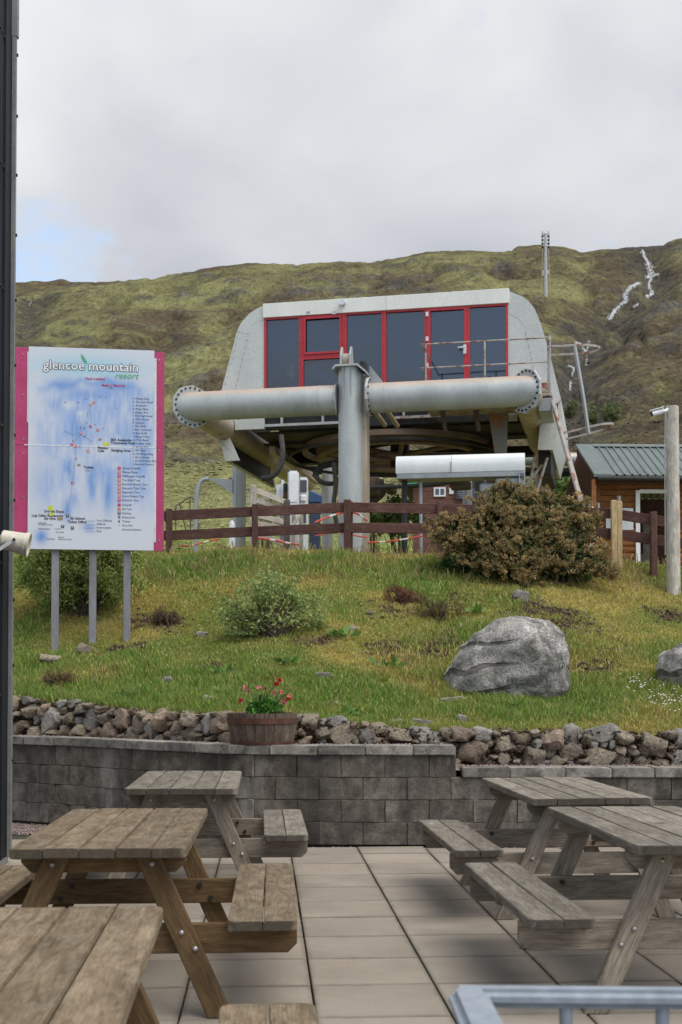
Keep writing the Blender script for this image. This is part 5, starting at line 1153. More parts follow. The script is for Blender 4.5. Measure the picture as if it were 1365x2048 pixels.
# ------------------------------------------------------------------ gear behind the fence
def box_px(a, b, c, d, Y, dep, O, floor=None):
    p, q = P(a, c, Y)-O, P(b, d, Y)-O; z0 = floor if floor is not None else q.z
    return MB().box(p.x, q.x, p.y, p.y+dep, z0, p.z)
def ground_at(px_, Y): x_ = X_at(px_, Y); return Vector((x_, Y, gz(x_, Y)))
O = ground_at(587, 23.); cab = empty('control_cabinet', O, 0, 'tall white control cabinet behind the fence', 'cabinet')
box_px(576, 598, 941, 1090, 23., .3, O, -.1).obj('casing', 'white_grey', cab, False, .03, 2); box_px(578.5, 595.5, 945, 1004, 22.99, .02, O).obj('door', 'plain_white', cab, False, .004)
O = ground_at(562, 23.3); cab = empty('ticket_reader', O, 0, 'rounded white ticket reader left of the control cabinet', 'reader')
box_px(553, 578, 958, 1004, 23.3, .4, O).obj('hood', 'white_grey', cab, False, .09, 4); box_px(567, 576, 966, 998, 23.28, .06, O).obj('window', 'black', cab, False, .015); box_px(568, 575, 984, 997, 23.27, .02, O).obj('display', 'hoop', cab)
box_px(560, 572, 1004, 1060, 23.4, .15, O, -.1).obj('stand', 'galv_plain', cab)
O = ground_at(607, 23.2); cab = empty('control_cabinet', O, 0, 'white cabinet with a dark screen between the tall one and the blue bin', 'cabinet')
box_px(598.5, 616, 954, 1090, 23.35, .3, O, -.1).obj('casing', 'white_grey', cab, False, .02, 2); box_px(601, 614, 960, 984, 23.33, .03, O).obj('screen', 'screen', cab, False, .005); box_px(601, 613, 990, 1003, 23.31, .05, O).obj('button_box', 'white_paint', cab, False, .02); box_px(604, 613, 1027, 1045, 23.33, .03, O).obj('socket_panel', 'screen', cab)
O = ground_at(630, 23.6); cab = empty('blue_bin', O, 0, 'dark blue bin standing beside the white cabinets', 'bin')
box_px(619, 641, 1000, 1090, 23.6, .35, O, -.1).obj('body', 'blue_dark', cab, False, .02); 
p, q = P(617, 980, 23.6)-O, P(645, 1006, 23.6)-O
MB().prism([(p.x+.02, p.z), (q.x, p.z-.1), (q.x-.02, q.z), (p.x, q.z)], -.03, .4).obj('lid', 'blue', cab, False, .02)
# weathered wooden gate
O = ground_at(507, 22.3); gate = empty('wooden_gate', O, 0, 'weathered pale wooden gate with sloping rails behind the fence', 'gate')
vpost(507, 22.3, 971, .11, 'old_wood', gate, O, 0); vpost(575, 22.6, 1000, .10, 'bark', gate, O, 0); vpost(588, 22.7, 1030, .07, 'old_wood', gate, O, 0); vpost(603, 22.8, 1028, .07, 'old_wood', gate, O, 0)
for a, b in (((513, 981), (575, 1006)), ((513, 1001), (560, 1016)), ((513, 1030), (575, 1046)), ((513, 1048), (570, 1056)), ((513, 1068), (575, 1090))):
    bar('rail', P(*a, 22.33), P(*b, 22.62), .1, .03, 'old_wood', gate, O)
bar('brace', P(577, 1062, 22.55), P(602, 1030, 22.7), .06, .03, 'old_wood', gate, O); bar('brace', P(531, 1000, 22.9), P(531, 985, 22.9), .12, .03, 'old_wood', gate, O)
# bent steel guard pipe, left
O = ground_at(392, 25.); gp = MB().tube([p-O for p in curve_pts([ground_at(392, 25.), P(392, 1040, 25), P(393, 1000, 25), P(398, 972, 25), P(406, 960, 25), P(418, 958, 25)], 8)], .045, 10).obj('guard_pipe', 'galv_plain', None, True); gp.location = O; tag(gp, 'bent grey steel pipe standing left of the lift legs', 'pipe')
O = ground_at(365, 25.6); wr = empty('wire_rack', O, 0, 'thin bent wire rack beside the guard pipe', 'rack')
for pts in (((352, 1012), (380, 994), (397, 1004)), ((352, 1012), (352, 1060)), ((380, 994), (381, 1060)), ((365, 1030), (397, 1025)), ((360, 1008), (372, 1060)), ((391, 1002), (398, 1060))):
    MB().tube([P(a, b, 25.6)-O for a, b in pts], .012, 6).obj('wire', 'rust_dark', wr, True)
O = ground_at(464, 25.5); bo = MB().tube([(0, 0, -.1), (0, 0, .0), (0, 0, P(464, 1052, 25.5).z-O.z), (0, 0, P(464, 1045, 25.5).z-O.z), (0, 0, P(464, 1041, 25.5).z-O.z)], [.065, .065, .065, .05, .02], 14).obj('white_bollard', 'plain_white', None, True); bo.location = O; tag(bo, 'small white capped bollard at the foot of the rear leg', 'bollard')
# red and white barrier tape
def tape(pts, label, r_=.022):
    r_ *= .62
    pw_ = curve_pts([P(a, b, Y) for a, b, Y in pts], 10); O = Vector(pw_[0]); e = empty('barrier_tape', O, 0, label, 'barrier tape'); k = 4
    for i in range(0, len(pw_)-1, k): MB().tube([p-O for p in pw_[i:i+k+1]], r_, 6).obj('tape_piece', 'redtape' if (i//k) % 3 < 2 else 'whitetape', e, True)
tape([(360, 1092, 21.6), (385, 1091, 21.6), (405, 1085, 21.7), (440, 1078, 21.8)], 'red and white tape lying in the grass left of the gate')
tape([(517, 1076, 21.7), (545, 1080, 21.8), (570, 1085, 21.9), (600, 1090, 21.9)], 'red and white tape sagging under the wooden gate', .03)
tape([(630, 1045, 22.6), (665, 1031, 23.8), (690, 1025, 24.1), (715, 1028, 24.1), (735, 1042, 24.2)], 'red and white tape tied round the front pillar', .03)
tape([(735, 1085, 22.5), (765, 1084, 22.5), (800, 1080, 22.5), (845, 1072, 22.5)], 'red and white tape hanging right of the front pillar', .025)
tape([(630, 1072, 22.8), (670, 1066, 22.8), (735, 1075, 22.8)], 'red and white tape hanging left of the front pillar', .02)

# ------------------------------------------------------------------ log hut on the right
_hy = 30.; HF = Frame((X_at(1270, _hy), _hy, gz(X_at(1270, _hy), _hy)), 2)
hut = empty('log_hut', HF.O, HF.a, 'orange brown log hut with green ribbed metal roof', 'hut'); T_ = HF.S
xw = T_(1200, 1000)[0]; xd = T_(1276, 1000)[0]; xd2 = T_(1352, 1000)[0]; xe = T_(1480, 1000)[0]; zt_ = T_(1250, 966)[1]
nlog = int((zt_+.05)/.15)+1
lg = {}
def log_piece(x0, x1, z):
    k = round(x1-x0, 3)
    if k not in lg: lg[k] = MB().prism([(-.01, 0), (-.035, .02), (-.05, .055), (-.05, .09), (-.035, .13), (-.01, .148), (.06, .148), (.06, 0)], -(x1-x0)/2, (x1-x0)/2, 'xz').mesh('log', False); lg[k].materials.append(M['log_orange'])
    o = link('log', lg[k], hut); o.matrix_local = Matrix.Translation(((x0+x1)/2, 0, z)) @ Matrix(((0, 1, 0), (1, 0, 0), (0, 0, 1))).to_4x4(); return o
for i in range(nlog):
    z = zt_-.15*(i+1); log_piece(xw, xd, z); log_piece(xd2, xe, z)
ztd = T_(1300, 985)[1]
for i in range(nlog):
    z = zt_-.15*(i+1)
    if z > ztd+.02: log_piece(xd+.002, xd2-.002, z)
MB().box(xw-.1, xe, -.16, .0, zt_+.003, zt_+.11).obj('wall_plate', 'log_orange', hut); MB().box(xw-.09, xw-.005, -.08, .1, -.2, zt_).obj('corner_post', 'log_orange', hut)
MB().box(xw-.3, xw-.2, -.5, -.4, -.2, zt_).obj('veranda_post', 'log_orange', hut)
for z0, z1, x0, x1 in ((-.1, ztd+.04, xd-.07, xd+.03), (ztd-.02, ztd+.06, xd+.032, xd2-.03), (-.1, ztd+.04, xd2-.028, xd2+.07)): MB().box(x0, x1, -.09, .05, z0, z1).obj('door_frame', 'plain_white', hut)
MB().box(xw+.05, xe, 2.6, 2.7, -.2, zt_).box(xw+.0, xw+.05, .07, 2.6, -.2, zt_).box(xw+.05, xe, .08, 2.6, -.2, -.1).obj('inner_wall', 'log_dark', hut)
x0, z1 = T_(1286, 1040, 1.2); x1, z0 = T_(1306, 1066, 1.2); MB().box(x0, x1, 1.2, 1.6, -.1, z1).obj('counter', 'stone_c', hut)
x0, z1 = T_(1212, 1016, -.06); x1, z0 = T_(1267, 1060, -.06); MB().box(x0, x1, -.075, -.052, z0, z1).obj('notice_board', 'white_grey', hut, False, .004)
# gable and roof
ze = T_(1250, 950, -.5)[1]; zrd = T_(1250, 892, 1.4)[1]; xr0 = T_(1180, 920, 0)[0]; ye, yr = -.5, 1.4; slope = (zrd-ze)/(yr-ye)
pitch = .18; nrib = int((xe-xr0)/pitch)
def sheet(x0, n_, yA, zA, yB, zB, name='roof_sheet'):
    prof = []
    for i in range(n_): b = x0+i*pitch; prof += [(b, 0), (b+.105, 0), (b+.12, .032), (b+.155, .032), (b+.17, 0)]
    prof.append((x0+n_*pitch, 0)); k = len(prof); vs_ = [(a, yA, zA+h_) for a, h_ in prof]+[(a, yB, zB+h_) for a, h_ in prof]
    vs_ += [(a, y_, z-.012) for a, y_, z in vs_]; fs_ = []
    for i in range(k-1): fs_ += [(i, i+1, k+i+1, k+i), (2*k+i, 3*k+i, 3*k+i+1, 2*k+i+1), (i, 2*k+i, 2*k+i+1, i+1)]
    return MB().add(vs_, fs_).obj(name, 'roof_green', hut)
x_ = xr0+.38
while x_ < xe: sheet(x_, 5, ye, ze, yr-.12, zrd-.12*slope); sheet(x_, 5, 2*yr-ye, ze, yr+.12, zrd-.12*slope); x_ += 5*pitch+.004
MB().prism([(ye-.02, ze+.02), (yr, zrd+.04), (yr, zrd-.02), (ye-.02, ze-.05)], xr0-.02, xr0+.377, 'yz').obj('verge_flashing', 'roof_green', hut)
MB().prism([(yr-.16, zrd-.16*slope+.045), (yr, zrd+.05), (yr+.16, zrd-.16*slope+.045), (yr, zrd-.01)], xr0+.38, xe, 'yz').obj('ridge_cap', 'roof_green', hut)
MB().tube([(xr0+.05, ye-.05, ze-.09), (xe, ye-.05, ze-.09)], .06, 10).obj('gutter', 'black', hut, True)
MB().box(xr0+.05, xe, ye+.02, ye+.05, ze-.2, ze-.05).obj('fascia_board', 'log_dark', hut)
MB().prism([(ye, ze-.06), (yr, zrd-.04), (yr, zrd-.22), (ye, ze-.24)], xr0, xr0+.04, 'yz').obj('barge_board', 'log_dark', hut)
MB().prism([(ye+.1, ze-.1), (yr, zrd-.1), (2*yr-ye-.1, ze-.1), (2*yr-ye-.1, -.2), (.4, -.2), (.4, ze-.9), (ye+.1, ze-.9)], xr0+.05, xr0+.09, 'yz').obj('gable_wall', 'log_dark', hut)
x_, z_ = T_(1238, 992, -.25); MB().tube([(x_, -.25, -.1), (x_, -.25, z_)], .05, 10).obj('short_post', 'pole_wood', hut, True)
x_, z_ = T_(1191, 1008, -.3); MB().box(x_-.15, x_+.02, -.4, -.25, z_-.04, z_+.03).obj('tap_bracket', 'white_grey', hut); MB().tube([(x_+.05, -.3, z_-.15), (x_+.05, -.3, z_+.02)], .06, 10).obj('water_heater', 'galv_plain', hut, True)
x0, z1 = T_(1167, 1014, -.6); x1, z0 = T_(1186, 1050, -.6); MB().box(x0, x1, -.7, -.3, -.1, z1).obj('chest', 'cream', hut, False, .01)

# ------------------------------------------------------------------ brown hall further back
_by2 = 43.; BF = Frame((X_at(915, _by2), _by2, gz(X_at(915, _by2), _by2)), -6)
hall = empty('brown_hall', BF.O, BF.a, 'small red brown timber hall with green roof edges seen under the station', 'building'); B_ = BF.S
x0, x1 = B_(826, 990)[0], B_(1003, 990)[0]; ze = B_(830, 968)[1]; xm = (x0+x1)/2; za = ze+.9
nb_ = 16
for i in range(nb_):
    z0, z1 = ze*i/nb_, ze*(i+1)/nb_; MB().box(x0, x1, 0, .08, z0+.006, z1-.006).obj('board', 'brick_wall', hall)
MB().box(x0+.01, x1-.01, .03, 5, -.1, ze).obj('wall', 'brick_wall', hall); MB().prism([(x0, ze), (x1, ze), (xm, za)], .0, .08).obj('gable', 'brick_wall', hall)
for s_, xa_ in ((-1, x0), (1, x1)):
    MB().prism([(xa_+s_*.28, ze-.12), (xm, za+.05), (xm, za+.14), (xa_+s_*.28, ze-.02)], -.3, 5).obj('roof', 'roof_green', hall); MB().prism([(xa_+s_*.3, ze-.2), (xa_-s_*.5, ze+.10), (xa_-s_*.5, ze+.23), (xa_+s_*.3, ze-.03)], -.34, -.302).obj('barge_board', 'green_paint', hall)
for a, b, c, d in ((868, 892, 975, 993), (899, 908, 975, 988)):
    xa_, z1 = B_(a, c, -.02); xb_, z0 = B_(b, d, -.02); f_ = ring_frame(MB(), xa_, xb_, z0, z1, .05, -.05, .0).obj('window_frame', 'plain_white', hall); MB().box(xa_+.04, xb_-.04, -.03, -.02, z0+.04, z1-.04).obj('pane', 'glass', f_)
    MB().box((xa_+xb_)/2-.02, (xa_+xb_)/2+.02, -.05, -.032, z0+.05, z1-.05).obj('glazing_bar', 'plain_white', f_)
xa_, z1 = B_(912, 973, -.1); xb_, z0 = B_(954, 998, -.1); sg = MB().box(xa_, xb_, -.12, -.06, z0, z1).obj('notice_panel', 'ink', hall)
mb = MB()
for r_, ln in enumerate((.0, .62, .8, .9, .75, .7)):
    if not ln: continue
    z_ = z1-(z1-z0)*(.1+.15*r_); c_ = (xa_+xb_)/2; hw = (xb_-xa_)/2*ln*.9; x_ = c_-hw
    while x_ < c_+hw: w_ = random.uniform(.02, .06); mb.box(x_, x_+w_, -.125, -.1205, z_-.012, z_+.012); x_ += w_+random.uniform(.015, .03)
mb.obj('lettering', 'galv_plain', sg)
# ------------------------------------------------------------------ sign board
_gy2 = 16.95; GF = Frame((X_at(178, _gy2), _gy2, gz(X_at(178, _gy2), _gy2)), 7.5)
sign = empty('map_sign', GF.O, GF.a, 'large white and blue piste map board with magenta sides on three grey posts', 'sign'); G_ = GF.S
zt_ = G_(178, 699)[1]; zb_ = G_(178, 1100)[1]; X0, X1 = G_(27, 900)[0], G_(328.5, 900)[0]; xw0, xw1 = G_(57, 900)[0], G_(308.5, 900)[0]
zsp = G_(178, 893)[1]
for a, b in ((zb_, zsp-.002), (zsp+.002, zt_)):
    MB().box(X0, X1, 0, .03, a, b).obj('back_panel', 'magenta', sign, False, .002)
# printed face: colour worked out point by point like ink on the panel
def face(z0, z1):
    nx, nz = 170, 150; xs_ = np.linspace(xw0, xw1, nx); zs_ = np.linspace(z0, z1, nz); XX, ZZ = np.meshgrid(xs_, zs_)
    U = (XX-xw0)/(xw1-xw0); W = (zt_-ZZ)/(zt_-zb_)                    # 0..1 across, 0..1 down
    PXs = 57+U*251.5; PYs = 699+W*401
    def bl(a, b, c, d): return np.exp(-(((PXs-a)/c)**2+((PYs-b)/d)**2))
    white = np.array([.62, .645, .70]); sk = np.array([.30, .57, .68]); bl1 = np.array([.30, .43, .70]); bl2 = np.array([.14, .29, .62])
    c = np.ones(XX.shape+(3,))*white
    def lay(m, colr):
        nonlocal c
        m = np.clip(m, 0, 1)[..., None]; c = c*(1-m)+np.array(colr)*m
    lay(bl(180, 735, 105, 22)*.85, sk)
    n_ = fbm(PXs/26, PYs/30, 200, 4); n2_ = fbm(PXs/12, PYs/40, 210, 4)
    body = sstep(752, 790, PYs+14*n_*2)*sstep(1060, 960, PYs)*sstep(58, 110, PXs+30*n_)
    lay(body*(.6+1.4*n_), bl1); lay(body*bl(190, 830, 70, 60)*.55, bl1); lay(sstep(.08, .22, n2_)*body*.5, white)
    for a, b, cc_, d, s_ in ((128, 770, 26, 14, .7), (225, 770, 30, 16, .65), (175, 790, 40, 12, .5), (152, 865, 16, 30, .8), (140, 940, 12, 20, .8), (185, 965, 9, 36, .9), (215, 985, 10, 36, .9), (178, 1010, 10, 20, .0), (135, 1022, 9, 22, .9), (147, 1000, 10, 14, .6), (84, 1075, 12, 14, 1.), (178, 1055, 14, 9, .7), (260, 830, 40, 60, .35), (80, 960, 22, 40, .3), (205, 945, 12, 24, .5), (110, 810, 20, 12, .5)): lay(bl(a, b, cc_, d)*s_, bl2)
    for a, b, cc_, d, s_ in ((135, 812, 13, 8, .9), (210, 900, 38, 22, .8), (160, 828, 6, 5, .9), (248, 818, 9, 20, .6), (165, 960, 10, 50, .55), (200, 985, 7, 50, .5), (230, 900, 30, 10, .4)): lay(bl(a, b, cc_, d)*s_, white)
    stk = fbm(PXs/4.5, PYs/26, 230, 4); lay(body*np.clip(stk*.7, 0, .18), bl2); lay(body*np.clip(-stk*1.4, 0, .35), white)
    ridge1 = 757+10*np.abs(np.sin(PXs/17.))+8*np.sin(PXs/41.); lay((np.exp(-((PYs-ridge1-9)/7)**2))*.55*sstep(70, 110, PXs)*sstep(290, 250, PXs), bl2)
    return np.stack([XX, np.full(XX.shape, -.0), ZZ], -1), grid_quads(nz, nx), c
for a, b in ((zb_+.002, zsp-.002), (zsp+.002, zt_+.012)):
    o = MB().box(xw0, xw1, -.012, -.002, a, b).obj('front_panel', 'white_grey', sign)
    v_, q_, c_ = face(a+.001, b-.001); f_ = link('printed_map', np_mesh('printed_map', v_, q_, None, c_.reshape(-1, 3)), o, 'print'); f_.location = (0, -.0135, 0)
for a, b, c, d in ((54, 57.3, 703, 845), (308.2, 313, 717, 1085), ):
    x0 = G_(a, 900)[0]; x1 = G_(b, 900)[0]; MB().box(x0, x1, -.009, -.001, G_(a, d)[1], G_(a, c)[1]).obj('edge_strip', 'white_grey', sign, False, .003)
lays = MB().box(xw0-.05, xw1+.02, -.016, -.0125, zsp-.006, zsp+.006).obj('joint_strip', 'white_paint', sign)
def text(s_, px_, py_, hpx, mat='ink', align='LEFT', off=0., y=-.0165, par=None, name='lettering', italic=0.):
    cu = bpy.data.curves.new(name, 'FONT'); cu.body = s_; cu.align_x = align; cu.size = hpx*_gy2/F*1.4; cu.offset = off; cu.shear = italic; cu.resolution_u = 2; cu.fill_mode = 'BOTH'
    ob = bpy.data.objects.new(name, cu); me = bpy.data.meshes.new_from_object(ob); bpy.data.objects.remove(ob); bpy.data.curves.remove(cu); me.name = name
    me.materials.clear(); o = link(name, me, par or sign, mat); x_, z_ = G_(px_, py_); o.location = (x_, y, z_); o.rotation_euler = (math.pi/2, 0, 0); return o
k = _gy2/F
text('glencoe mountain', 183, 741, 18.4, 'ink', 'CENTER', .0085, -.0165).scale.x = 1.02
text('glencoe mountain', 183, 741, 18.4, 'plain_white', 'CENTER', .0025, -.0185).scale.x = 1.02
text('resort', 230, 757, 13, 'ink_green', 'LEFT', 0, -.0205, italic=.35)
mb = MB(); pl = [(163, 708), (168, 713), (174, 723), (175, 729), (168, 722), (164, 715)]; mb.prism([G_(a, b) for a, b in pl], -.0215, -.0195); mb.obj('leaf_emblem', 'ink_green', sign)
text('Clach Leathad', 170, 759.5, 5, 'ink_red', off=.001); text("Meall a' Bhuiridh", 204, 773, 5, 'ink_red', off=.001); text('1108m', 216, 777.5, 3)
runs = ['a. Plateau Run', 'b. The Low Road', 'c. Avalanche', 'd. Mugs Alley', 'e. Happy Fox', 'f. The High Road', 'g. Thrombosis', 'h. Canyon', 'i. The Wall', 'j. Rob Cameron', 'k. East Gully', 'l. Happy Valley', 'm. Main Basin', 'n. Radiant Gully', 'o. Spring Run', 'p. Fly Paper', 'q. Old Mugs Alley', 'r. Etive Glades', 's. Coire Pollach Run', 't. Rannoch Return']
for i, s_ in enumerate(runs): text(s_, 266, 799+i*6.9, 4.1)
lifts = [('1', 'Access Chairlift', 0), ('2', 'Plateau Poma', 1), ('3', 'Cliffhanger Chairlift', 0), ('4', 'The Wall T-bar', 1), ('5', 'Rannoch Button Tow', 1), ('6', 'Rannoch T-bar Tow', 1), ('7', 'Beginners Tow', 1), ('8', 'Coire Pollach Tow', 1), ('9', 'Rannoch Tow', 0)]
def square(px_, py_, s_, mat, y=-.0165, h_=None):
    x0, z1 = G_(px_-s_/2, py_-(h_ or s_)/2); x1, z0 = G_(px_+s_/2, py_+(h_ or s_)/2); return MB().box(x0, x1, y-.002, y+.002, z0, z1).obj('map_marker', mat, sign)
for i, (nn_, s_, k_) in enumerate(lifts):
    yy_ = 936.5+i*8.; square(239, yy_, 5.8, 'ink_orange' if k_ else 'ink_red'); text(nn_, 239, yy_+1.8, 4, 'plain_white', 'CENTER', y=-.0195); text(s_, 245, yy_+1.8, 4.1)
square(239, 1010, 5.8, 'ink_red'); text('Chairlift', 245, 1011.8, 4.1); square(239, 1018.3, 5.8, 'ink_orange'); text('Ski Tow', 245, 1020, 4.1)
for i, s_ in enumerate(('Parking', 'Restaurant', 'Toilets', 'First Aid', 'Accommodation')): text(s_, 245, 1028.5+i*8.1, 4.1)
square(239, 1026.5, 5.6, 'ink'); text('P', 239, 1028.5, 4.6, 'plain_white', 'CENTER', y=-.0195); text('X', 239, 1037, 5, align='CENTER', off=.002); text('ii', 239, 1045, 5, align='CENTER', off=.002); text('+', 239, 1053, 4, align='CENTER')
for a, b, s_, h_ in ((222, 882, 'SEA Avalanche', 5), (222, 888, 'Transceiver Park', 5), (223, 903, 'Sledging Area', 5), (196, 898, 'Plateau', 5), (196, 904, 'Cafe', 5), (168, 937, 'Toilets', 5), (170, 943, '1070m', 3), (89, 1025, 'Dry Ski Slope', 5), (64, 1033, 'Log Cabin Restaurant', 5), (89, 1039.5, 'Ski Hire', 5), (141, 1039, 'Ski School', 5), (136, 1046, 'Ticket Office', 5), (77, 1047, 'Camping', 3.2), (77, 1050.5, 'Mobility Access', 3.2), (78, 1059, 'Microlodges', 3.2), (110, 1059, 'Lower', 3.2), (112, 1066, 'Car Park', 3.2), (93, 1079, 'Camping', 3.2), (117, 1076, 'Visitor', 3.2), (117, 1080, 'Rannoch Moor', 3.2), (194, 1043, 'Very Difficult', 4), (194, 1050, 'Difficult', 4), (194, 1057, 'Intermediate', 4), (194, 1064, 'Easy', 4)): text(s_, a, b, h_, off=.0012 if h_ >= 5 else 0)
for a, b, k_ in ((182, 810, 1), (188.5, 805, 1), (182, 853, 0), (196, 860, 1), (162, 867, 1), (144, 889.5, 0), (152, 893, 1), (177, 902.5, 1), (145.5, 966, 0), (153, 917, 0)):
    square(a, b, 5 if (a, b) != (153, 917) else 3, 'ink_orange' if k_ else 'ink_red'); text('12345678910'[int(a) % 8], a, b+1.8, 3.8, 'plain_white', 'CENTER', y=-.0195)
for a, b, s_, h_ in ((213, 888.5, 12, 7), (102, 1017, 10, 10), (104, 1029, 9, 7)): square(a, b, s_, 'ink_yellow', -.0145, h_)
square(121, 1037.5, 11, 'ink_brown', h_=5); square(201, 879, 6, 'ink_brown', h_=3.5); square(158.5, 930, 6, 'ink_brown', h_=3.5)
for a, b in ((136, 1031.5), (126, 1053), (145.5, 1056)): square(a, b, 6, 'ink'); text('P', a, b+2, 4.4, 'plain_white', 'CENTER', y=-.0195)
for i, (a, b) in enumerate(((130, 805), (155, 805), (171, 798), (200, 793), (212, 795), (232, 817), (172, 845), (161, 855), (168, 856), (189, 849), (206, 858), (172, 870), (167, 873), (145, 882), (127, 890), (159, 893))): text('kmnptcdsgefjqhra'[i], a, b+2, 4.4)
for i, m_ in enumerate(('ink', 'ink_line', 'ink_line', 'ink_line')): x0, z1 = G_(171, 1041.6+7*i); x1, z0 = G_(191, 1042.2+7*i); MB().box(x0, x1, -.0185, -.0165, z0, z1).obj('key_line', m_, sign)
for pts in (((143, 892), (160, 870), (182, 812)), ((145, 968), (150, 930), (152, 895)), ((130, 1030), (140, 1000), (145, 970)), ((182, 815), (184, 845), (178, 900)), ((130, 862), (150, 870)), ((165, 868), (185, 884))):
    MB().tube([Vector((G_(a, b)[0], -.0165, G_(a, b)[1])) for a, b in pts], .002, 4).obj('map_line', 'ink_line', sign)
for p_ in (111, 186, 254.5):
    x_ = G_(p_, 1150, .07)[0]; w_ = GF.O+GF.x*x_+GF.y*.08; g = gz(w_.x, w_.y)-GF.O.z-.2
    MB().box(x_-.047, x_+.047, .035, .13, g, zt_-.1).obj('post', 'signpost', sign, False, .006)
sc_me = MB().tube([(0, 0, 0), (0, -.006, 0)], .012, 8).mesh('screw'); sc_me.materials.append(M['bolt'])
for a, b in ((48, 709), (48, 790), (48, 878), (48, 907), (48, 994), (319, 720), (319, 900), (319, 1080)):
    x_, z_ = G_(a, b); link('screw', sc_me, sign).location = (x_, -.001, z_)

# ------------------------------------------------------------------ dark clad building on the left
cx_ = X_at(13.5, 10.5); B0 = Vector((cx_, 10.5, 0)); ab = -PA
bld = empty('clad_building', B0, ab, 'dark grey corrugated metal clad building corner at the left edge', 'building')
HB = 8.2; n_ = 62; pit = .076
mb = MB(); prof = []
for i in range(n_):
    b = -.26-i*pit; prof += [(-.0, b), (-.0, b-.028), (-.018, b-.038), (-.018, b-.066)]
vs_ = [(a, y_, .04) for a, y_ in prof]+[(a, y_, HB) for a, y_ in prof]; k = len(prof)
mb.add(vs_, [(i, i+1, k+i+1, k+i) for i in range(k-1)]); mb.obj('corrugated_cladding', 'cladding', bld)
MB().box(-2.5, -.02, -.3-n_*pit, -.02, -.03, HB).obj('wall', 'cladding', bld)
mb = MB().box(-.03, .012, -.262, .0, .05, HB).box(.012, .018, -.262, -.256, .05, HB); mb.obj('corner_flashing', 'cladding', bld, False, .003)
MB().box(-.12, .016, .0025, .03, .05, HB).box(.0125, .05, -.018, .022, .05, HB).obj('corner_flashing', 'flashing', bld, False, .004)
MB().prism([(.0, P(30, 75, 10.5).z), (.062, P(30, 75, 10.5).z), (.062, HB), (.0, HB)], -.02, .035).obj('head_flashing', 'flashing', bld, False, .006)
MB().box(-.04, .02, -.35-n_*pit, .01, -.03, .05).obj('base_drip', 'flashing', bld)
scw = MB().tube([(0, 0, 0), (.012, 0, 0)], .014, 8).mesh('screw'); scw.materials.append(M['black'])
for py_ in (95, 350, 590, 860, 1130, 1390, 1655):
    z_ = P(20, py_, 10.4).z
    for i in range(5): link('screw', scw, bld).location = (.0, -.274-pit*i, z_-.0)
for py_ in (35, 110, 232, 350, 470, 600, 730, 870, 1000, 1200, 1330, 1520, 1700): link('screw', scw, bld).location = (.05, 0.0, P(28, py_, 10.5).z)
# cream bucket fixed sideways to the wall
bk0 = P(30, 1084, 10.15); bk = empty('cream_bucket', bk0, 0, 'cream plastic bucket hung sideways on the dark building corner', 'bucket')
ax = (P(58, 1090, 10.15)-P(4, 1079, 10.15)).normalized(); ax = (ax+Vector((0, .12, 0))).normalized(); k = 10.15/F
prof = [(-.108, .0), (-.108, .068), (-.1, .076), (.0, .082), (.075, .088), (.077, .094), (.086, .094), (.088, .09), (.1, .09), (.102, .098), (.114, .099), (.114, .088), (-.095, .07), (-.095, 0)]
mb = MB(); nn_ = 36; u_ = ax.cross(Vector((0, 0, 1))).normalized(); v2 = ax.cross(u_)
vs_ = [ax*a+(u_*math.cos(2*math.pi*j/nn_)+v2*math.sin(2*math.pi*j/nn_))*max(r_, .0005) for a, r_ in prof for j in range(nn_)]
mb.add(vs_, [(i*nn_+j, i*nn_+(j+1) % nn_, (i+1)*nn_+(j+1) % nn_, (i+1)*nn_+j) for i in range(len(prof)-1) for j in range(nn_)]); mb.obj('bucket_shell', 'cream', bk, True)
MB().tube([P(29, 1079.5, 10.06)-bk0, P(29, 1079.5, 10.05)-bk0+Vector((0, -.012, 0))], .012, 10).obj('handle_pin', 'black', bk)
mb = MB(); a, b = P(29, 1079.5, 10.05)-bk0, P(-12, 1106, 10.05)-bk0; bar_o = bar('handle', a+bk0, b+bk0, .03, .008, 'white_grey', bk, bk0)
bar('wall_bracket', P(6, 1075, 10.15), P(-22, 1072, 10.1), .03, .03, 'white_grey', bk, bk0)

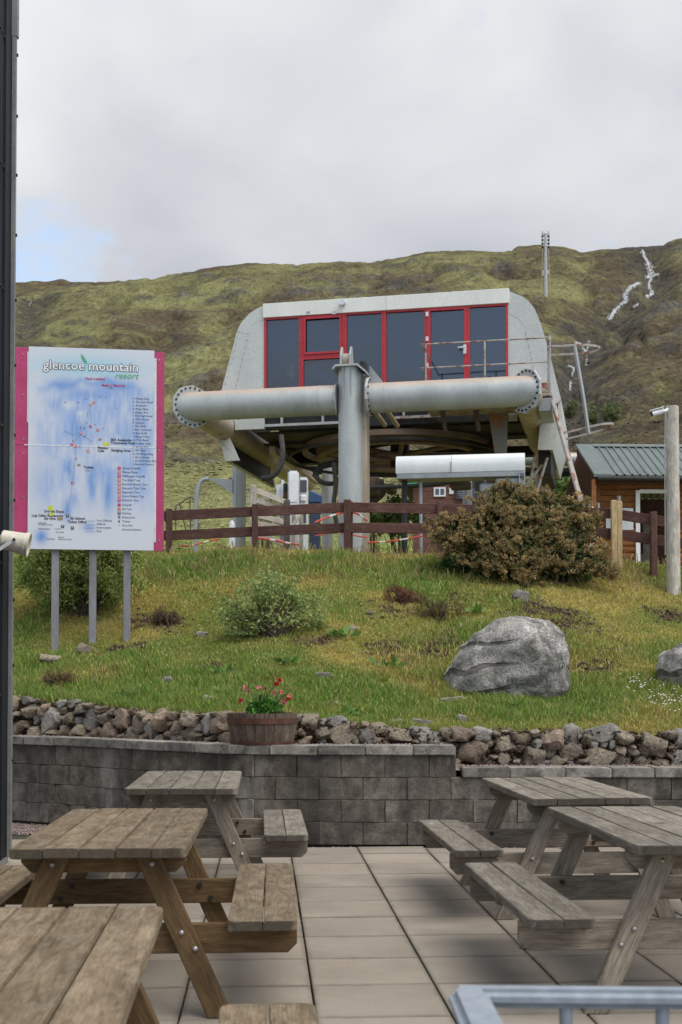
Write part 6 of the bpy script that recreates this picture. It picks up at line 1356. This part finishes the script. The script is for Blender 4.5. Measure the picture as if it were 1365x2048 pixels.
# ------------------------------------------------------------------ picnic tables
bolt_t = bpy.data.meshes.new('bolt'); bm = bmesh.new(); bmesh.ops.create_uvsphere(bm, u_segments=12, v_segments=6, radius=.0125); bm.to_mesh(bolt_t); bm.free(); bolt_t.materials.append(M['bolt']); bolt_t.polygons.foreach_set('use_smooth', np.ones(len(bolt_t.polygons), bool))
nut_t = MB().tube([(0, 0, 0), (0, .014, 0)], .014, 6).mesh('nut'); nut_t.materials.append(M['dark_steel'])
_cache = {}
def plank_mesh(L, W, T, corners, mat, key, hole=False, warp=0):
    """plank along y; corners = radii for (-x,-y), (x,-y), (x,y), (-x,y)"""
    kk = (L, W, T, corners, mat, key, hole)
    if kk in _cache: return _cache[kk]
    pts = []
    for (sx_, sy_), r_, a0 in zip(((-1, -1), (1, -1), (1, 1), (-1, 1)), corners, (180, 270, 0, 90)):
        cxx, cyy = sx_*(W/2-r_), sy_*(L/2-r_)
        if r_ < .002: pts.append((sx_*W/2, sy_*L/2))
        else: pts += [(cxx+r_*math.cos(rad(a0+90*i/5)), cyy+r_*math.sin(rad(a0+90*i/5))) for i in range(6)]
    bm = bmesh.new(); vv = [bm.verts.new((a, b, 0)) for a, b in pts]; ee = [bm.edges.new((vv[i], vv[(i+1) % len(vv)])) for i in range(len(vv))]
    if hole:
        hv = [bm.verts.new((.024*math.cos(2*math.pi*i/14), .024*math.sin(2*math.pi*i/14), 0)) for i in range(14)]; ee += [bm.edges.new((hv[i], hv[(i+1) % 14])) for i in range(14)]
        bmesh.ops.triangle_fill(bm, edges=ee, use_beauty=True)
    else: bm.faces.new(vv)
    r_ = bmesh.ops.extrude_face_region(bm, geom=bm.faces[:]); bmesh.ops.translate(bm, verts=[g for g in r_['geom'] if isinstance(g, bmesh.types.BMVert)], vec=(0, 0, T))
    bmesh.ops.recalc_face_normals(bm, faces=bm.faces)
    sharp = [e for e in bm.edges if len(e.link_faces) == 2 and e.calc_face_angle(0) > 1.2 and abs(e.verts[0].co.z-e.verts[1].co.z) < 1e-5]
    bmesh.ops.bevel(bm, geom=sharp, offset=.004, segments=2, affect='EDGES', clamp_overlap=True)
    me = bpy.data.meshes.new('plank'); bm.to_mesh(me); bm.free(); me.materials.append(M[mat]); _cache[kk] = me; return me
def plate(name, poly, y0, th, dvec, mat, parent, bevel=.004):
    """flat timber cut to poly in the table's x-z plane; grain along dvec"""
    d = Vector((dvec[0], 0, dvec[1])).normalized(); Zv = Vector((0, 1, 0)); Xv = d.cross(Zv); R = Matrix((Xv, d, Zv)).transposed()
    c = Vector((sum(a for a, _ in poly)/len(poly), y0, sum(b for _, b in poly)/len(poly))); loc = [R.transposed() @ (Vector((a, y0, b))-c) for a, b in poly]
    o = MB().prism([(p.x, p.y) for p in loc], 0, th, 'xy').obj(name, mat, parent, False, bevel); o.matrix_local = Matrix.Translation(c) @ R.to_4x4(); return o
TL, TW, TT = 1.78, .146, .042
def picnic_table(pxc, Yn, vpx, label, top, leg, seed, dx=0.):
    """pxc: photo column of the middle of the near edge of the top; Yn: its distance; vpx: where its long axis vanishes"""
    ang = -math.atan((vpx-682.5)/F); near = Vector((X_at(pxc, Yn), Yn, 0)); ax_ = Vector((-math.sin(ang), math.cos(ang), 0)); c = near+ax_*(TL/2)
    random.seed(seed); tb = empty('picnic_table', c, ang, label, 'picnic table', 'timber picnic tables on the patio')
    zt_ = .762; pt = .151
    for i in range(5):
        x_ = (i-2)*pt; r_ = .05 if i in (0, 4) else .0015; cr_ = (r_, .0015, .0015, r_) if i == 0 else ((.0015, r_, r_, .0015) if i == 4 else (.0015,)*4)
        o = link('table_plank', plank_mesh(TL, TW, TT, cr_, top, i, i == 2), tb); o.location = (x_+random.gauss(0, .001), random.gauss(0, .004), zt_-TT+random.gauss(0, .0015)); o.rotation_euler = (0, random.gauss(0, .004), random.gauss(0, .0008))
    for s_ in (-1, 1):
        for j in (0, 1):
            x_ = s_*(.70+(-.076 if j == 0 else .076)); r_ = .045; lft = (x_ < s_*.70) if s_ > 0 else (x_ < -.70)
            cr_ = (r_, .0015, .0015, r_) if x_ < s_*.70 else (.0015, r_, r_, .0015)
            o = link('seat_plank', plank_mesh(TL, TW, TT, cr_, top, 'b'), tb); o.location = (x_, random.gauss(0, .004), .45-TT+random.gauss(0, .001)); o.rotation_euler = (0, random.gauss(0, .005), random.gauss(0, .0008))
    for e in (-1, 1):
        ye_ = e*(TL/2-.17)
        # legs outside, beams inside
        for s_ in (-1, 1):
            a, b = Vector((s_*.19, .722)), Vector((s_*.515, 0)); hw = .056
            poly = [(a.x-hw, a.y), (a.x+hw, a.y), (b.x+hw, b.y), (b.x-hw, b.y)]
            plate('leg', poly, ye_ if e < 0 else ye_-.045, .045, (b-a), leg, tb)
        yi = ye_+.0465 if e < 0 else ye_-.0915
        z0, z1 = .274, .404
        plate('seat_beam', [(-.85, z1), (.85, z1), (.85, z0+.04), (.81, z0), (-.81, z0), (-.85, z0+.04)], yi, .045, (1, 0), leg, tb)
        z0, z1 = .632, .7185
        plate('top_cleat', [(-.36, z1), (.36, z1), (.36, z0+.045), (.315, z0), (-.315, z0), (-.36, z0+.045)], yi, .045, (1, 0), leg, tb)
        yo = ye_-.002 if e < 0 else ye_+.002; yin = yi+.045 if e < 0 else yi
        for s_ in (-1, 1):
            for x_, z_ in ((.215, .675), (.345, .375), (.405, .305)):
                o = link('bolt', bolt_t, tb); o.location = (s_*x_, yo, z_); o = link('nut', nut_t, tb); o.location = (s_*x_, yin, z_); o.rotation_euler = (0, 0, 0 if e < 0 else math.pi)
            o = link('bolt', bolt_t, tb); o.location = (s_*.555, yi-.002 if e < 0 else yi+.047, .378)
    MB().box(-.34, .34, -.035, .035, .675, .7185).obj('middle_cleat', leg, tb, False, .004)
    for s_ in (-1, 1): MB().box(s_*.70-.13, s_*.70+.13, -.03, .03, .365, .4065).obj('seat_cleat', leg, tb, False, .004)
    return tb
picnic_table(363, 8.53, 525, 'weathered grey picnic table nearest the wall on the left', 'table_grey', 'leg_grey', 11)
picnic_table(196, 5.43, 553, 'brown weathered picnic table second from the wall on the left', 'table_brown', 'leg_brown', 12)
_t3 = 4.03; _a3 = math.atan((500-682.5)/F)
_fx = X_at(91, _t3); _nx = _fx-math.sin(_a3)*TL; _ny = _t3-math.cos(_a3)*TL
picnic_table(682.5+_nx/_ny*F, _ny, 500, 'brown picnic table at the bottom left corner, closest to the viewer', 'table_brown', 'leg_brown', 13)
picnic_table(1187, 7.83, 505, 'weathered grey picnic table nearest the wall on the right', 'table_grey', 'leg_grey', 14)
picnic_table(682.5+1.655/5.56*F, 5.56, 520, 'weathered grey picnic table nearest the viewer on the right, cut off by the edge', 'table_grey', 'leg_grey', 15)
random.seed(99)

# ------------------------------------------------------------------ half barrel planter and its flowers
zb_ = 4*CH+.087; bc = Vector((X_at(525, 12.0), 12.02, zb_)); brl = empty('barrel_planter', bc, 0, 'half barrel planter of dark staves on top of the block wall', 'planter')
R0, R1, HBr = .288, .325, .29; ns_ = 22
def stave(i):
    a0, a1 = 2*math.pi*i/ns_+.006, 2*math.pi*(i+1)/ns_-.006; vs_ = []
    for z_ in np.linspace(0, HBr+.0, 6):
        t_ = z_/HBr; r_ = R0+(R1-R0)*t_+.012*math.sin(math.pi*t_*.8); j_ = .002*mnoise.noise(Vector((i*1.7, z_*3, 0)))
        for a in (a0, (a0+a1)/2, a1): vs_.append(((r_+j_)*math.cos(a), (r_+j_)*math.sin(a), z_+(.004*mnoise.noise(Vector((i*3.1, 0, 0))) if t_ > .99 else 0)))
        for a in (a1, a0): vs_.append(((r_-.025)*math.cos(a), (r_-.025)*math.sin(a), z_))
    fs_ = [(k*5+j, k*5+(j+1) % 5, (k+1)*5+(j+1) % 5, (k+1)*5+j) for k in range(5) for j in range(5)]+[(4, 3, 2, 1, 0), (25, 26, 27, 28, 29)]
    mid = (a0+a1)/2; c_ = Vector((R0*math.cos(mid), R0*math.sin(mid), 0)); ca_, sa_ = math.cos(mid-math.pi/2), math.sin(mid-math.pi/2)
    # own frame: grain along local y
    ex, ey, ez = Vector((ca_, sa_, 0)), Vector((0, 0, 1)), Vector((ca_, sa_, 0)).cross(Vector((0, 0, 1))); Rm = Matrix((ex, ey, ez)).transposed()
    vs2 = [Rm.transposed() @ (Vector(p)-c_) for p in vs_]; o = MB().add(vs2, fs_).obj('stave', 'barrel', brl); o.matrix_local = Matrix.Translation(c_) @ Rm.to_4x4()
for i in range(ns_): stave(i)
def band(z0, z1):
    r_ = lambda z_: R0+(R1-R0)*z_/HBr+.012*math.sin(math.pi*z_/HBr*.8)+.003
    ring(0, 0, 0, 48, (0, 0, 0), [(r_(z0)+.001, z0), (r_(z0)+.006, z0), (r_(z1)+.006, z1), (r_(z1)+.001, z1)]).obj('hoop', 'hoop', brl, True)
band(.195, .245); band(.004, .03)
MB().tube([(0, 0, HBr-.1), (0, 0, HBr-.03)], R1-.03, 30).obj('soil', 'soil', brl)
fl = empty('flowering_plant', bc+Vector((.0, 0, HBr-.04)), 0, 'green leafy plant with red and pink flowers in the barrel', 'plant')
n_ = 420; d = rand_dirs(n_); d[:, 2] = np.abs(d[:, 2]); pos = d*np.array([.17, .17, .17])*RNG.uniform(.55, 1.05, (n_, 1))+np.array([.02, 0, .03]); a = d*.6+rand_dirs(n_)*.6; a /= np.linalg.norm(a, axis=1, keepdims=True); L = RNG.uniform(.02, .042, (n_, 1))
link('foliage', leaf_mesh('foliage', pos, a*L, perp(a)*L*.55, np.array([.035, .12, .018])*RNG.uniform(.5, 2.2, (n_, 1))+RNG.random((n_, 1))*np.array([.05, .06, .005])), fl, 'leaf')
FLW = [(482, 1402, 'r'), (490, 1376, 'p'), (518, 1375, 'p'), (532, 1377, 'd'), (554, 1368, 'r'), (560, 1359, 'r'), (549, 1385, 'p'), (561, 1384, 'p'), (571, 1400, 'r'), (580, 1392, 'p'), (579, 1396, 'r'), (569, 1405, 'p'), (497, 1383, 'd'), (551, 1363, 'd'), (573, 1390, 'd')]
pal = {'r': (.55, .03, .04), 'p': (.72, .25, .24), 'd': (.28, .015, .05)}
for a_, b_, k_ in FLW:
    q = P(a_, b_, 12.0-random.uniform(-.08, .1))-fl.location; r0 = Vector((random.uniform(-.08, .1), random.uniform(-.05, .05), .02))
    MB().tube(curve_pts([r0, r0.lerp(q, .55)+Vector((0, 0, .05)), q], 5), .003, 5).obj('stem', 'ink_green' if k_ == 'x' else 'leaf_stem' if 'leaf_stem' in M else 'bark', fl)
    n_ = 9 if k_ != 'd' else 4; d = rand_dirs(n_); d[:, 1] = -np.abs(d[:, 1])*.6; L = (.019 if k_ != 'd' else .012)*RNG.uniform(.8, 1.2, (n_, 1)); C_ = np.array(q)+d*L*.8
    link('flower', leaf_mesh('flower', C_, d*L, perp(d)*L*.7, np.clip(np.array(pal[k_])*RNG.uniform(.7, 1.3, (n_, 1)), 0, .9)), fl, 'petal')

# ------------------------------------------------------------------ steel handrail, bottom right
RY = 2.32; c0 = P(925, 1988, RY); rl = empty('steel_handrail', Vector((c0.x+.6, c0.y, 0)), 0, 'galvanised grey steel handrail close to the viewer, bottom right', 'handrail'); O = rl.location
def railbar(a, b, w_, h_):
    a, b = Vector(a), Vector(b); L = (b-a).length; o = MB().box(-w_/2, w_/2, 0, L, -h_/2, h_/2).obj('top_rail', 'rail_grey', rl, False, .012, 3); y_ = (b-a).normalized(); z_ = Vector((0, 0, 1)); x_ = y_.cross(z_); o.matrix_local = Matrix.Translation(a-O) @ Matrix((x_, y_, z_)).transposed().to_4x4(); return o
p0 = P(905, 1992, RY); p1 = Vector((p0.x+1.6, p0.y-.06, p0.z+.0)); railbar(p0, p1, .05, .034)
dv = Vector((math.sin(PA), math.cos(PA), 0)); e0 = P(936, 1992, RY-.027)
railbar(e0+Vector((.0, .0, -.001)), e0-Vector((-.02, 1.4, 0)), .07, .034)
for p_ in (1133, 1324, 1515):
    q = P(p_, 2010, RY-.01); q.y = p0.y-.06*(q.x-p0.x)/1.6; MB().tube([(q.x-O.x, q.y-O.y, .0), (q.x-O.x, q.y-O.y, p0.z-.008)], .0125, 10).obj('baluster', 'rail_grey', rl, True)
for y_ in (1.9, 1.4): MB().tube([(e0.x+.01-O.x, y_-O.y, .0), (e0.x+.01-O.x, y_-O.y, p0.z-.012)], .0125, 10).obj('baluster', 'rail_grey', rl, True)

# ------------------------------------------------------------------ lift pylon high on the hill
pb_ = hit(1092, 592); hh_ = P(1092, 462, pb_.y).z-pb_.z; k = pb_.y/F
py_o = empty('lift_pylon', pb_, 0, 'tall grey chairlift pylon standing against the mountain ridge', 'pylon')
MB().tube([(0, 0, -2), (0, 0, hh_*.5), (0, 0, hh_*.96)], [4.2*k, 3.4*k, 2.4*k], 10).obj('mast', 'flange', py_o, True)
MB().box(-8*k, 8*k, -1*k, 1*k, hh_*.93, hh_*.965).obj('cross_arm', 'flange', py_o)
for s_ in (-1, 1):
    MB().tube([(s_*7*k, 0, hh_*.93), (s_*6*k, 0, hh_)], .9*k, 6).obj('lifting_frame', 'galv_plain', py_o)
    for j in range(4): MB().box(s_*6*k-2*k, s_*6*k+2*k, -1.5*k, 1.5*k, hh_*(.9-.055*j), hh_*(.93-.055*j)).obj('sheave_assembly', 'dark_steel', py_o)
    MB().tube([(s_*7*k, 0, hh_*.93), (s_*6.*k, 0, hh_*.72), (s_*9*k, 0, 0)], .5*k, 5).obj('ladder', 'galv_brown', py_o)
MB().box(-7*k, -1.5*k, -1*k, 1*k, hh_*.31, hh_*.40).obj('platform', 'galv_brown', py_o); MB().box(1.5*k, 7*k, -1*k, 1*k, hh_*.33, hh_*.40).obj('platform', 'galv_brown', py_o)
